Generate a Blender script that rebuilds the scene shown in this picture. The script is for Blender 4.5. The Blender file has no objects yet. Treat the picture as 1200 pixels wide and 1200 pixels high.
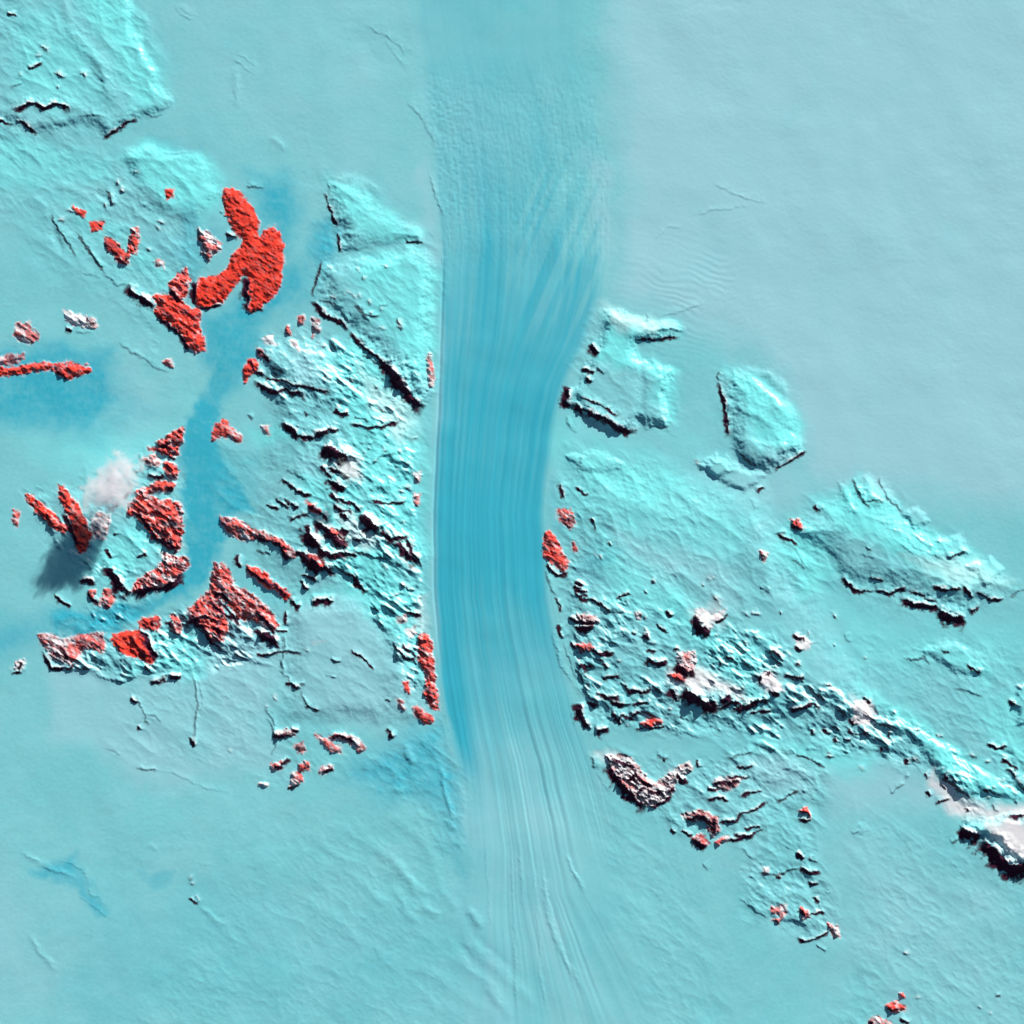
import bpy, math, re
import numpy as np

# ------------------------------------------------------------------ camera, sky, sun, exposure
U = 0.1                                   # one picture pixel of the 1200 px map = 0.1 unit
SUN_EL, SUN_AZ = math.radians(24), math.radians(30)      # azimuth clockwise from +Y (top of the picture)
scene = bpy.context.scene
cam_d = bpy.data.cameras.new("Camera")
cam = bpy.data.objects.new("Camera", cam_d)
scene.collection.objects.link(cam)
cam.location = (0, 0, 900)
cam_d.sensor_width = 36
cam_d.lens = 36 * 900 / 120.0
cam_d.clip_start = 1
cam_d.clip_end = 5000
scene.camera = cam

world = bpy.data.worlds.new("World")
scene.world = world
world.use_nodes = True
wn = world.node_tree.nodes
sky = wn.new("ShaderNodeTexSky")
sky.sky_type = 'NISHITA'
sky.sun_disc = False
sky.sun_elevation = SUN_EL
sky.sun_rotation = SUN_AZ
wn["Background"].inputs[1].default_value = 0.05
world.node_tree.links.new(sky.outputs[0], wn["Background"].inputs[0])

sun_d = bpy.data.lights.new("Sun", 'SUN')
sun_d.energy = 5.0
sun_d.angle = math.radians(0.5)
sun_d.color = (1.0, 0.96, 0.90)
sun = bpy.data.objects.new("Sun", sun_d)
scene.collection.objects.link(sun)
sun.rotation_euler = (math.pi / 2 - SUN_EL, 0, math.pi - SUN_AZ)
scene.view_settings.view_transform = 'Standard'
scene.view_settings.look = 'None'
scene.view_settings.exposure = 0.12
scene.view_settings.gamma = 1.0
scene.cycles.max_bounces = 32
scene.cycles.volume_bounces = 32

# ------------------------------------------------------------------ survey data (map pixels, y down)
# T ox oy s : following coordinates are (x/s+ox, y/s+oy)
# S h L pts : scarp, gentle slope of length L towards the sun, drop h away from it
# P h r pts : small peaks     G h w pts : low rounded ridge     M h soft pts : raised block
# B/K/C/W/X a soft pts : blue ice / grey firn / fresh snow / dusted snow / rough relief
DATA = """
# ---- colour regions
T 0 0 1
# grey right shelf
K .95 34 700,-200 722,120 735,250 728,340 800,380 900,420 960,560 1080,580 1400,640 1400,-200
K .30 60 200,-100 500,-100 490,220 380,200 300,150 200,120
K .55 14 500,180 514,260 516,300 505,290 490,240 480,200
K .65 20 690,180 720,200 720,300 712,340 690,230
K .55 30 330,690 400,680 440,720 470,760 490,830 430,850 350,830 330,780
K .6 25 270,730 320,740 330,780 310,840 250,850 240,780
K .5 30 150,780 300,790 320,900 200,920 160,860
K .6 30 900,870 950,880 945,930 900,930 860,900
K .7 30 960,890 1100,910 1110,940 980,950
K .55 14 340,415 395,425 398,455 340,445
K .4 40 540,860 620,850 680,1000 600,1200 560,1100 540,960
K .35 60 1000,980 1200,1060 1200,1200 1100,1200 950,1100
K .5 16 690,485 748,505 748,525 670,520
K .4 40 160,410 190,500 150,560 130,540 130,450
K .35 60 -50,1020 60,1030 80,1200 -50,1200
K .4 40 780,540 920,520 960,580 900,620 820,600
K .4 30 760,620 850,640 870,720 800,700
K .35 30 520,100 560,100 600,160 560,250 530,280
# blue ice
B .95 20 330,205 346,240 342,275 325,300 312,260 305,225
B .85 14 368,262 392,258 396,300 378,320 360,300
B .55 14 290,200 340,215 335,245 300,215
B .8 12 235,370 285,365 340,310 355,330 300,395 270,440 240,430 240,400
B .6 16 300,330 290,370 250,400 250,370
B .95 6 215,500 240,460 262,470 258,540 285,570 300,600 262,605 262,640 235,690 190,705 140,740 60,740 140,712 195,690 220,660 215,600
B .6 14 235,500 270,540 295,590 265,610 225,560
B .55 22 -60,720 60,722 140,715 140,740 60,742 -60,800
B .85 18 40,400 130,410 135,470 100,500 20,500 -50,500 -50,420
B .75 12 255,410 300,370 310,400 270,470 240,480
B .45 24 345,310 375,300 365,350 330,370
B .35 30 170,290 235,260 255,290 225,330
B .4 16 215,250 255,262 262,285 235,300
B .3 30 480,560 500,600 512,900 500,760
B .75 26 395,905 450,880 515,840 545,900 538,960 505,945 450,930
B .5 20 500,930 545,940 548,1030 520,1000
B .65 7 40,1015 85,1005 105,1030 130,1070 118,1076 95,1040 60,1030
B .45 8 165,1022 200,1020 195,1042 175,1040
B .2 60 380,1080 560,1040 620,1200 350,1200
B .2 70 120,1080 320,1050 420,1200 100,1200
B .25 20 282,650 330,690 320,720 290,690
B .35 16 690,640 720,645 705,680 680,670
B .3 16 640,560 662,550 660,620 645,620
B .3 14 185,165 235,178 230,186 188,180
B .4 10 520,730 530,800 528,880 518,840
# fresh bright snow
C .8 20 60,-60 145,-60 168,30 190,75 200,118 160,130 130,60 90,0
C .55 20 20,20 60,10 110,60 130,120 60,130 20,110
C .9 12 140,180 180,168 240,185 265,215 262,250 235,250 200,240 150,200
C .7 14 60,225 110,240 160,290 200,320 190,340 150,310 100,260
C .75 12 385,215 420,212 450,240 500,275 480,285 430,285 410,260
C .85 16 430,300 490,290 514,320 510,380 505,450 480,430 440,370 410,330
C 1. 22 380,430 420,400 470,450 496,500 500,640 490,660 440,640 420,560 410,500
C 1. 20 390,620 440,640 490,700 500,800 470,760 440,720 400,690
C .8 12 345,560 420,560 440,620 400,640
C 1. 8 706,362 760,372 798,380 795,392 748,396 748,440 700,420 710,390
C .9 10 755,420 790,430 784,470 788,498 765,470
C .9 12 850,430 900,445 940,490 942,525 900,520 870,490
C .75 26 665,540 700,530 790,540 820,580 760,600 700,580 670,620
C .75 26 700,620 740,660 800,680 840,740 900,740 900,830 860,820 800,740 720,700
C .9 12 960,590 1010,558 1060,600 1132,645 1185,680 1120,690 1050,650 990,620
C .8 20 880,860 960,870 1020,890 1010,910 960,890 890,880
C 1. 14 1010,800 1040,830 1090,880 1120,930 1200,945 1200,930 1120,880 1060,830
C .8 20 920,600 970,620 990,680 940,700 900,640
C .4 30 960,700 1200,740 1200,800 1000,780
C .7 14 1060,750 1130,760 1165,790 1160,810 1110,780
C .6 20 1150,820 1260,800 1260,920 1170,910
C .8 10 290,505 340,500 345,520 300,520
C .7 16 130,690 190,640 190,610 140,620 110,650 120,690
C .5 30 30,530 120,500 200,500 180,560 100,560
C .6 10 360,690 410,680 400,700 350,705
C .7 10 190,745 230,740 240,790 160,790 150,780
C .4 14 300,690 350,680 380,700 330,715
C .3 20 760,480 860,540 850,560 790,545
# relief regions
X .6 18 -60,-60 145,-60 190,80 200,118 130,160 60,200 -60,200
X .6 14 20,225 100,230 160,175 240,185 262,230 240,250 235,350 200,330 180,420 150,330 60,300
X .5 20 380,208 430,215 498,280 514,320 505,470 400,380 370,330
X 1. 12 400,400 440,420 480,480 492,500 498,660 502,830 470,800 420,690 330,640 350,560 340,490 300,450 310,400 350,380
X .35 20 300,690 440,700 480,800 470,860 380,830 300,900 130,880 150,770
X .9 12 30,580 160,540 212,500 212,650 150,740 60,740 120,690 60,640
X 1. 8 225,710 330,740 320,780 140,800 60,780 50,740 150,740
X .45 8 668,430 705,362 800,385 750,400 790,430 790,500 700,500
X .6 14 842,432 900,430 942,520 905,556 860,540
X .65 20 660,530 760,540 900,610 960,590 1010,560 1130,640 1190,690 1120,724 980,690 900,720 880,800 780,720 700,690 650,640
X 1.1 14 655,640 720,680 780,720 900,730 950,800 1000,800 1060,830 1180,930 1130,960 1100,910 960,880 900,870 700,850 675,780
X .82 14 700,880 820,890 890,860 970,900 960,1000 990,1100 870,1080 880,990 800,980 740,940
X .5 20 1000,740 1160,750 1260,800 1260,950 1170,930 1080,850 1000,790
X .3 30 990,940 1130,980 1260,1040 1260,1260 950,1260 1000,1100
X .45 12 395,905 450,880 515,840 545,900 548,1000 520,1010 480,950
X .2 40 330,960 500,960 560,1260 100,1260
X .25 40 690,920 800,1000 880,1260 780,1260 720,1050
X .3 20 280,860 420,860 430,900 300,930
X .5 10 280,590 350,600 400,640 350,700 290,660
# raised blocks
M 3 16 -60,-60 145,-60 158,8 160,30 178,60 190,82 188,95 202,118 190,134 165,140 130,160 100,150 50,158 0,145 -60,150
M 5 26 372,312 400,300 440,292 480,285 500,292 516,312 512,360 510,420 502,478 492,470 460,432 430,405 400,378 378,358 368,340
M 3 20 382,210 400,206 430,215 445,238 470,258 498,272 500,286 450,290 402,298 398,270 388,240
M 5 30 842,432 862,428 890,440 930,470 944,522 905,557 870,547 855,522 848,480
M 6 40 958,595 985,565 1015,555 1045,568 1060,600 1110,625 1132,645 1180,665 1192,690 1160,712 1130,726 1060,704 985,686 965,650 930,640 910,630 925,610
M 7 14 1128,962 1150,955 1260,945 1260,1010 1192,1017 1168,992 1140,980
M 4 24 305,405 345,385 385,410 402,450 395,467 355,462 325,457 300,440
M 5 60 300,400 420,390 470,450 498,500 500,830 450,830 420,700 330,720 290,640 300,480
M 5 60 660,530 900,560 1000,760 1100,880 900,860 700,850 660,760
M 3 30 330,700 430,690 480,780 500,850 330,850
M 2.5 20 140,172 180,168 250,190 262,230 240,250 225,270 160,250

T 0 0 1
W .8 8 780,780 815,790 850,800 880,820 860,822 820,808 780,800
W .75 9 1095,895 1115,925 1150,945 1260,950 1260,962 1150,958 1115,950 1095,920
W .85 9 1150,962 1260,964 1260,1005 1190,1005 1165,985
W .7 6 398,545 416,535 424,560 404,566
W .45 8 390,590 410,600 440,640 425,650 400,620
W .5 7 700,880 720,883 745,905 770,918 800,900 800,910 765,930 740,915
W .5 10 815,712 850,712 850,735 820,735
W .35 12 420,430 470,470 490,500 470,520 430,470
W .4 6 880,790 905,785 915,805 895,815
W .4 6 1000,815 1020,820 1025,850 1005,845
W .35 10 500,700 500,760 480,740 485,710
W .4 10 705,362 760,372 790,385 720,385
W .3 12 1060,650 1120,650 1180,680 1120,685

B .85 7 258,400 300,380 290,425 272,455 264,478 240,502 222,502 240,462 250,430
B .4 8 215,235 235,240 245,300 232,330 200,325
B .35 20 60,420 140,430 180,480 120,520 60,510
B .3 14 470,900 515,900 520,930 490,930

X .5 14 -60,150 60,170 140,175 160,230 100,240 20,260 -60,240
C .5 12 -60,150 60,170 130,180 120,210 40,220 -60,220
C .4 10 20,30 60,0 100,40 60,80
X .35 20 20,280 100,290 180,360 160,380 60,330
B .9 8 60,722 140,712 190,697 215,682 225,702 190,708 140,722 60,742
B .85 8 300,330 338,330 330,355 290,395 268,440 250,430 250,395
M 3 10 1090,632 1128,622 1140,650 1110,660
M 2.4 8 1130,662 1162,648 1182,668 1155,692
M 2 8 815,545 840,530 862,552 840,562
M 2.5 9 1055,600 1075,592 1090,612 1070,625
M 2 9 1065,760 1110,750 1150,770 1165,800 1120,790
M 3 8 1195,805 1260,800 1260,860 1190,850
M 1.6 8 660,532 700,525 740,540 720,560 680,555
M 3 10 1010,850 1060,860 1090,895 1120,930 1200,938 1200,925 1130,890 1080,850 1030,838
X 1. 10 1150,880 1260,860 1260,945 1180,935
W .5 5 375,745 365,750
K .6 16 60,760 150,800 250,900 200,930 60,860
K .5 20 720,620 800,650 790,700 740,690

C .5 16 600,500 640,480 760,520 900,600 860,660 760,640 700,600
X .3 14 250,520 320,530 340,600 300,620 260,590
B .35 14 250,520 300,530 310,590 270,600

M 2.5 9 820,545 850,530 870,550 900,556 870,575 840,565
M 5 15 705,360 740,362 760,372 792,374 804,388 790,396 768,399 750,402 746,412 758,420 778,424 796,428 794,445 788,468 792,496 780,506 760,503 750,497 738,508 706,502 668,479 664,456 690,420 700,395
G -1.3 7 752,420 752,450 752,500
M 2 14 855,505 870,540 905,556 942,525 935,505 890,515
T 0 0 4
S 2.2 20 480,645 540,610 590,570 650,560
S 1.2 14 680,530 720,545 765,535
S 4 8 50,500 100,505 130,480 170,485 210,500 270,480 310,500 330,530
S 3 6 80,560 110,570 140,600 180,630
S 3 6 -100,555 0,560 60,578
S 2.5 6 130,322 200,292
S 1.2 6 50,410 110,390
S 1 10 360,545 440,535 490,545
S 2.5 5 30,60 80,62
P 3 2.2 183,258 212,228 100,348 282,352 380,340 400,350
P 3.4 2.4 510,920 520,950 490,965 550,850 575,890 755,1040 745,1070 785,915
P 2 1.6 270,410 640,810 330,990 290,1030 345,990 700,1170
S 1.6 6 495,885 520,915 530,960
S 1.6 5 925,1075 950,1130 965,1170
G -1.0 4 250,1060 270,1130 300,1190
G 1.2 6 300,0 340,150 430,240 540,480
G 1.0 7 420,270 480,280 510,400 560,480
G 1.0 6 560,190 640,240 700,330 740,400
G 1.2 6 560,740 640,740 700,700 740,740
G 1.2 6 740,740 820,745 900,740 960,790
G .8 5 250,870 330,880 430,940
G -1 4 440,900 500,930
G .6 5 160,920 240,1030
S .8 6 750,715 880,718
S 3.5 4 1065,1102 1105,1108
S 1.4 4 1040,990 1048,1000
T 150 0 3
S .6 8 160,30 200,60 225,72
S .5 6 180,25 215,52 240,58
S .6 10 840,88 905,125 950,155 985,205
S .5 5 900,140 940,195 980,250
S .5 6 365,205 420,245 440,270
S .5 4 385,190 430,220 445,235
G .5 4 375,230 385,330 380,380
G .5 4 500,480 560,530
S .8 12 975,350 1030,410 1060,470 1075,520
S .9 7 1060,610 1085,700 1105,760
S .6 5 1110,900 1105,930
S 2.2 30 695,680 720,740 742,800
S 3 24 735,820 745,850 748,885
S 1 10 700,640 712,690
S 2 10 975,850 1035,850
S 1.8 20 690,920 665,985 650,1040
G .8 5 700,625 780,630 850,650 910,690
G 1 6 880,740 960,790 1050,830
G .7 5 960,865 1040,900 1095,950
S 1.2 8 415,650 470,660 480,655
T 200 150 4
S 4 14 665,800 710,850 750,885 800,900 840,950
S 1.4 6 690,800 760,820 820,880 860,930
S 4 16 840,950 880,1000 940,1050 1000,1090
S 7 24 1000,1085 1040,1130 1070,1170 1110,1210
P 2.6 2 905,705 760,795 1075,910 1075,930 995,940 885,790
S 1.6 5 870,820 900,860 940,880 980,880
S 1.2 5 980,825 1020,830
S 1.2 5 900,860 920,890 900,840
P 1.6 1.6 810,780 830,770 880,670 860,790 990,850 940,870 930,820 985,640 1010,650
S 2.4 5 400,1040 430,1045 450,1075 480,1085
S 4 5 378,1090 390,1130 440,1150
G .8 5 560,1090 580,1110
P 2.4 1.8 680,940 700,1000 715,1020
T 250 400 4
S 7.5 24 820,110 860,180 910,230 960,280 1000,305
S 3 12 690,5 730,40 800,90 825,120
S 1.6 6 700,60 760,90 810,110
S 3.8 10 195,180 240,215 290,235 340,220 400,240 440,275
S 2.2 8 230,150 300,180 350,185 400,210 460,215 560,240
S 4.6 5 575,310 600,330 635,330
S 5.2 8 320,370 370,400 400,440 460,440 520,415 560,400
S 3 4 380,400 410,460
S 1.8 6 430,320 450,340
S 3.4 5 500,415 520,420 590,412
S 2.4 8 640,385 720,400 800,395 870,370
S 1.6 5 660,350 690,360 730,365
S 7 8 515,480 550,510 600,530 640,550
S 4 5 640,560 650,600
S 3 7 540,590 600,610 650,640
S 5 6 530,640 570,660 630,690
S 3 6 500,580 530,610 560,630
S 1.2 12 340,590 400,630 450,650
S 3 5 550,700 580,740 620,740
S 3.5 6 560,760 600,790 650,790
S 4 6 600,800 640,830
S 2 5 300,735 350,770 360,740
S 2 5 250,765 310,785
S 2.6 4 370,760 400,780
S 3.4 5 440,760 480,770 510,800 550,840
S 6 6 480,830 530,870 560,900 600,930 640,940
S 4 7 450,850 450,910 490,945
S 5 5 600,870 640,890
S 3 6 640,920 700,930
S 7 8 700,800 730,850 790,880 
S 3.5 8 790,880 830,925 870,905 920,910
S 3.5 12 900,915 940,990 985,1045
S 2 6 740,740 810,755 900,745
P 2.8 2 685,222 870,518 905,572 890,850 910,690 880,710 700,525 760,210 950,640 955,730
P 2 1.8 730,500 620,340 940,450 850,280 790,320 830,330 650,180 540,170 760,560 800,510 700,90 860,600 830,640
S 1.2 5 740,580 770,540 850,520
S 1.2 5 680,470 720,480 760,470 
S 1 5 860,690 920,680
S 1.6 6 660,980 720,1000 830,1020
S 3 5 620,980 680,1005
S 2.4 8 400,975 470,1020 500,1050 570,1060
S 4 5 460,1010 500,1060 540,1060 580,1100
S 2.4 10 610,1085 660,1090 690,1140 718,1180
S 1.4 6 200,975 270,990
S 3 8 190,920 250,930 310,945 350,1010 380,1005
S 3 7 120,1000 110,1040 130,1060
S 3 8 150,1050 200,1090 270,1130 330,1170 360,1195
S 2 5 410,1090 470,1100 490,1130
S 2 5 410,1120 440,1160
P 2.4 1.8 890,1140 920,1160 910,1150 850,1180
T 300 560 5.4545
S 2 5 130,125 180,165
S 1.6 4 190,125 215,160
S 2.6 4 225,150 260,190
S 2.4 8 210,265 280,235 330,225
S 4.5 7 265,460 310,500 350,510
S 5 6 330,520 380,560 420,590
S 5 6 350,790 400,775 450,770 500,795
S 5 5 230,770 260,800 290,810
S 3.2 5 190,850 195,940
S 2.4 4 130,970 200,985
S 6 7 0,950 30,985 90,985 130,1030 150,1060
S 1.8 5 30,1130 130,1115 160,1100 290,1118
S 1.2 6 770,860 790,900
S 1.4 5 480,1160 540,1170
S 2 6 880,1050 920,1110 940,1140
S 3 5 940,1060 990,1100 1030,1150
S 3 5 960,850 1010,870 1065,875
P 2.4 1.8 930,680 985,710 905,740 940,690 1050,770 820,570
S 2.4 4 570,610 620,610 650,680 700,740
S 3 4 290,690 340,700
S 2.4 4 300,610 380,640 390,670
T 200 600 4
S 4 6 85,460 130,520 180,560 195,610 250,650
S 4.5 5 230,530 240,590
S 3.5 5 200,380 240,380 280,420 
S 4 5 200,430 250,470 300,500
S 3 5 0,765 45,768
S 2 4 400,665 440,668 500,655
S 1.8 4 750,690 800,695
S 1.2 5 730,770 780,775
S 2.6 4 540,790 570,800 605,825
S 1.4 4 600,810 630,800
S 2.2 4 635,910 700,930
S 1 3 510,740 545,775
S 1.6 4 1010,870 1035,890
S 2 6 1010,1010 1050,1050
S 3.4 5 480,1035 520,1045
S 3.6 4 600,1020 560,1010
S 3 5 740,1045 800,1040 850,1060 880,1100
S 3 4 475,1180 510,1190 550,1150
S 1 8 1060,620 1090,680
S 2.4 6 1080,670 1150,690
S 1.2 4 440,920 480,960 500,1010
S 1 3 520,680 530,760
S .8 4 130,770 150,870 140,950
S 2.4 3 100,1050 108,1100
S .6 10 240,860 280,870
P 1.6 1.6 270,1115 490,870 450,915 640,650
T 0 600 4
S 2.6 6 250,385 290,420 330,440
S 4.6 5 370,320 420,310 450,325
S 6.5 7 475,255 520,265 560,310 570,350 620,370
S 3 5 410,370 430,400 470,425
S 2.4 9 500,170 530,220
S 3 5 540,100 550,110
S 5 7 610,370 680,355 760,345 820,320 860,280
S 3.5 6 200,650 250,730 310,725 360,705
S 3 4 290,620 330,690
S 4.5 5 655,550 690,570 720,640 745,690
S 3 3 680,720 695,745
S 2.4 4 700,800 780,775
S 3 4 800,762 850,768
S 3.6 4 610,870 650,890
S 1 5 680,940 760,980
S 2.2 3 650,1000 665,1025
S 2.4 3 900,1050 915,1100
S 5 4 800,500 820,545
S 2.4 4 50,760 90,745 110,700
S 5 5 750,110 800,140 840,170
S 3 4 640,210 690,190
S .5 12 480,1100 560,1140
T 0 300 4
S 5.5 7 605,130 650,180 700,210 730,235
S 4 5 740,280 790,310 830,350 870,400 900,440
S 1 8 480,80 560,130 600,140
S .7 10 360,60 420,90 470,100
S 4 4 800,150 830,190 860,200
S 2.4 4 305,340 340,350
S 2.8 4 400,290 450,310
S 1 5 350,355 430,355
S 1 9 560,400 620,450 680,480 740,530 800,545
S 3 4 270,535 320,570
S 3 4 740,880 790,880
S 4 4 790,940 830,950
S 4 4 690,1020 720,1030 770,1020
S 3 4 540,1100 570,1130 600,1100
S 3.4 4 520,1190 545,1150
S 3.5 4 780,1080 820,1085
S 1 4 650,930 680,970
P 1.6 1.8 640,1010 610,1070 570,1090
S 1.4 4 1160,740 1190,760
T 600 340 3
S 4.5 4 275,185 310,218
S 4 4 245,270 290,285
S 3.6 4 260,305 285,320
S 6 6 210,340 195,390 210,408
S 4.5 9 205,390 250,415 330,450 400,490 440,490
S 2 8 230,370 300,400 380,440
S 1.6 6 300,270 330,300
S 2 14 430,170 520,170 590,160
S 1.4 12 480,470 520,482 550,470
S 1.2 16 440,440 480,470
S 3 26 725,320 745,370 755,430 762,520
S 1.5 14 735,290 722,315
S 2.6 20 1030,560 970,600 915,635
S 1 10 190,440 200,480 230,500
S 1 7 470,85 480,110
G .6 4 310,60 320,100 305,140
S 2 6 165,680 185,730
S 1 8 240,580 235,650
S 2 8 225,690 270,720
S 2.6 5 280,800 295,840
S 1.6 5 340,880 350,900
P 1.8 1.8 340,890 310,940 290,930 860,600 650,610
S 2.6 4 225,1020 255,1040
S 2.6 4 220,1050 270,1060
S 2.8 4 230,1075 275,1090
S 3 6 205,1150 230,1160 300,1160
S 3 5 220,1180 290,1180
S 3 5 120,960 160,1000 200,990
S 2 5 365,1080 415,1060
P 2.6 2 495,1025 405,1100 440,1140 560,1140
S .8 12 630,600 740,610
S .6 7 450,790 480,800
S 1 8 940,870 1000,910 1030,970
S 2 7 880,690 860,710
S .8 6 830,730 860,770
S 3 6 985,820 1010,840
S 1.4 6 920,855 960,850 
S 2.8 4 1065,755 1085,780
S 1.2 5 1160,1010 1200,1040
S 5 6 640,1145 670,1180 700,1190
S .5 5 410,200 440,300
T 850 500 3.4286
S 2 8 205,430 290,470 
S 1.4 8 270,530 320,570
S 3 7 465,600 490,625 540,660 600,655
S 3.4 7 600,650 660,665 730,640
S 2 6 580,605 640,612
S 5 10 700,690 760,705 840,720 870,740
S 8.5 12 860,735 910,760 970,760
S 2 8 740,650 800,680 860,700
S 3 6 830,640 900,650 950,650
S 3 6 980,740 1020,720
S 3.2 5 960,640 1000,690 
S 3.4 6 1010,655 1060,690 1120,690
S 1.2 12 1130,690 1170,660 1260,640
S 1.4 8 530,240 560,290 640,300
S 1 8 450,220 470,260
S .9 6 690,460 740,500 860,560
S .9 6 700,430 760,480 870,530 900,560
S .9 6 720,410 800,470 880,500
S .8 6 600,370 680,420 740,440
S .8 6 640,380 740,400 850,430
S 1.8 8 890,525 960,500
S 1.4 6 570,480 590,495
S .9 6 540,510 600,530
S 1.4 7 720,940 800,920 830,950
S 1.8 6 870,900 900,900
S 2 6 970,950 1030,990
S 1.2 16 920,1050 980,1060 1040,1085
G .8 5 830,870 940,890 1040,930 1060,1000
S 3 4 270,830 320,850
S 4 4 280,880 310,895
S 2.6 5 230,990 270,1005 320,995
S 4 5 255,1135 310,1125 340,1110 390,1125
S 4 6 0,1080 30,1100 60,1135 150,1095 180,1090
S 3 5 190,1060 220,1070
S 2.4 4 160,1000 170,990 150,980
P 2.6 2 390,1060 410,1040 120,750 90,760 220,750 290,955 440,760 80,880 20,930
P 2 1.6 560,930 440,880 330,830 350,870
S 1.2 6 140,640 180,670
S 1 6 480,830 500,870
S 3 4 1140,1100 1170,1120 
T 620 600 4
S 2 5 140,400 150,470
S 3 8 140,520 150,590
S 1.2 6 80,270 100,340 130,390
S 1 5 160,600 200,720 230,790
S .9 5 110,560 150,720 200,800
S 3 4 210,340 250,360
S 3 4 215,380 280,390
S 4 6 185,490 225,505
S 4.6 5 235,535 300,540
S 2.2 7 200,600 230,640
S 4.6 6 235,710 300,720
S 4 6 300,650 340,660 370,640
S 2.6 6 330,680 370,730
S 2.6 5 340,770 400,770 430,760
S 1.4 10 330,465 450,468
S 2.6 5 270,880 330,910
S 6 6 240,890 250,960 290,1010
S 5.5 6 310,1020 370,1010
S 3.4 6 380,880 420,900 480,895
S 3.2 6 480,900 560,885
S 2.8 6 470,950 530,930
S 3.6 6 390,930 440,990
S 2.6 5 430,790 480,850
S 2 5 500,1020 540,1010 640,1000
S 2.4 4 480,560 500,565
S 3 4 530,575 570,590
S 3 4 555,640 600,650
S 5.6 5 555,675 600,705 650,695
S 2 4 680,630 700,640
S 3 5 645,455 685,490
S 6 6 790,500 820,555 850,560
S 3 5 870,520 890,505 930,470
S 2.6 4 900,680 960,680
S 2 4 890,700 900,720
S 6 6 700,700 740,745 775,735
S 5 6 660,820 690,850 705,880
S 9 10 725,820 760,850 830,885 890,890
S 6 8 890,885 940,850
S 3.4 6 880,920 960,885 1000,900 1010,915
S 4 6 1000,900 1060,885 1130,870
S 2.4 7 1030,940 1140,920
S 4 5 1130,835 1175,850
S 2.6 5 1080,810 1090,770
S 1.4 8 600,830 560,820
S 1.2 8 640,930 760,980
S .8 9 680,1010 800,1060
S 1.4 6 600,1130 660,1160
P 2.4 1.8 465,1000 545,500 550,575 700,640 870,410 880,580 1010,610 1020,480 820,340 850,310 575,335 545,370 1070,590 1000,820
P 2 1.6 420,700 450,840 620,890 660,920 540,550 580,610 950,660 1050,470
S 1 8 1080,340 1110,380
T 680 800 3.75
S 6 6 120,350 170,420 220,480 260,520 300,540
S 3 4 140,330 220,360 270,420 330,455
S 3.6 5 200,430 240,400
S 3 5 240,480 280,450
S 3.6 5 310,540 370,520 400,490
S 3.4 4 420,400 450,430 470,420
S 2.4 5 520,340 525,370
S 2 4 360,330 380,340
S 3 4 565,460 600,465
S 3.6 4 580,440 640,430 700,430
S 2 5 640,410 740,410
S 2 6 690,370 760,370
S 1.4 6 640,330 760,300
S 1 10 880,290 950,310
S 1.6 9 950,310 1020,340 1080,370
S 1.4 14 780,280 860,300
S .7 8 850,400 920,370 980,330
S 1 8 920,460 1000,480
S 3.4 4 395,640 420,650
S 4 4 460,600 520,580 560,600
S 5 4 490,690 530,700 560,710
S 4 4 590,590 600,640 590,665
S 3 4 620,600 680,600 700,570
S 2 6 690,575 760,560 820,515
S 2.6 4 670,660 740,670 800,640
S 2.6 4 720,640 790,630
S 2.4 4 960,590 1000,600 1020,600
S 3.4 4 950,750 980,765
S 2 4 1000,770 1040,780
S 3.4 4 960,805 1000,825 1060,825
S 2.4 4 1000,875 1050,875
S 2.6 3 1040,935 1050,965
S 1 3 1085,915 1090,925
S 1.6 6 780,830 860,840 920,820 960,810
S 2.4 4 860,845 885,850
S 3 4 970,990 985,1020
S 2.2 3 1000,1015 1060,1000 1080,1010
S 2.6 3 950,1115 1000,1135 1060,1105 1110,1080
S 1 8 700,945 740,970 830,1040
S 1.4 4 1040,1150 1080,1180
S 1 8 540,790 560,820
S .6 12 60,340 80,420 130,480
S 1.4 8 55,320 65,370
S 1 8 700,720 760,780
S .8 8 880,700 950,745
T 900 780 4
S 3 4 370,290 410,320 470,310
S 2.6 4 390,240 410,280
S 3 4 360,340 390,348
S 2.6 4 515,375 540,400
S 2.6 4 570,310 575,340
S 2.4 4 270,290 285,320
S 2.4 4 205,290 215,320
S 2 4 320,330 325,360
S 2.4 4 655,430 665,460
S 2.6 4 740,500 755,530
S 3 4 745,580 760,605
S 2 6 780,640 850,620
S 2.6 4 820,550 840,575
S 2 4 830,505 850,530
S 2 4 930,600 945,610
S 2.4 4 930,660 940,690
S 3 5 1035,360 1075,380 1120,375
S 3 5 1090,430 1140,460 1180,480
S 3 5 1130,480 1170,520
S 2.4 4 1010,570 1040,595
S 1.4 4 1150,630 1170,640
S 1.4 6 570,590 640,550
S 1.2 12 60,405 110,415
S 1 5 640,520 660,525
S 9 12 900,745 950,775 1000,800
S 11 14 1000,800 1060,850 1100,890 1140,935 1200,925 1300,910
S 3 5 1115,705 1200,700 1300,690
S 1.6 5 860,830 890,810
S 1 6 960,850 1020,895
S 1.6 4 150,690 175,680 200,710
S 1 5 160,590 180,600
S 1 5 395,790 430,770
G .8 5 430,735 445,790
S 1.6 5 140,880 165,890
S .5 8 600,970 650,990
S .5 8 600,1080 650,1100
S .4 10 820,900 900,950
P 2.6 1.8 400,190 460,220 285,410 290,425 435,485 1140,165 1160,190 690,440 700,300 1180,110 1060,570 875,540 900,515 960,420 1030,455 1170,540
P 2 1.6 820,480 840,500 900,580 1060,660 1030,620 800,325 960,20 990,20 1100,540 1130,570 880,610
T 850 900 3.4286
S 1 5 700,900 720,925
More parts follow.
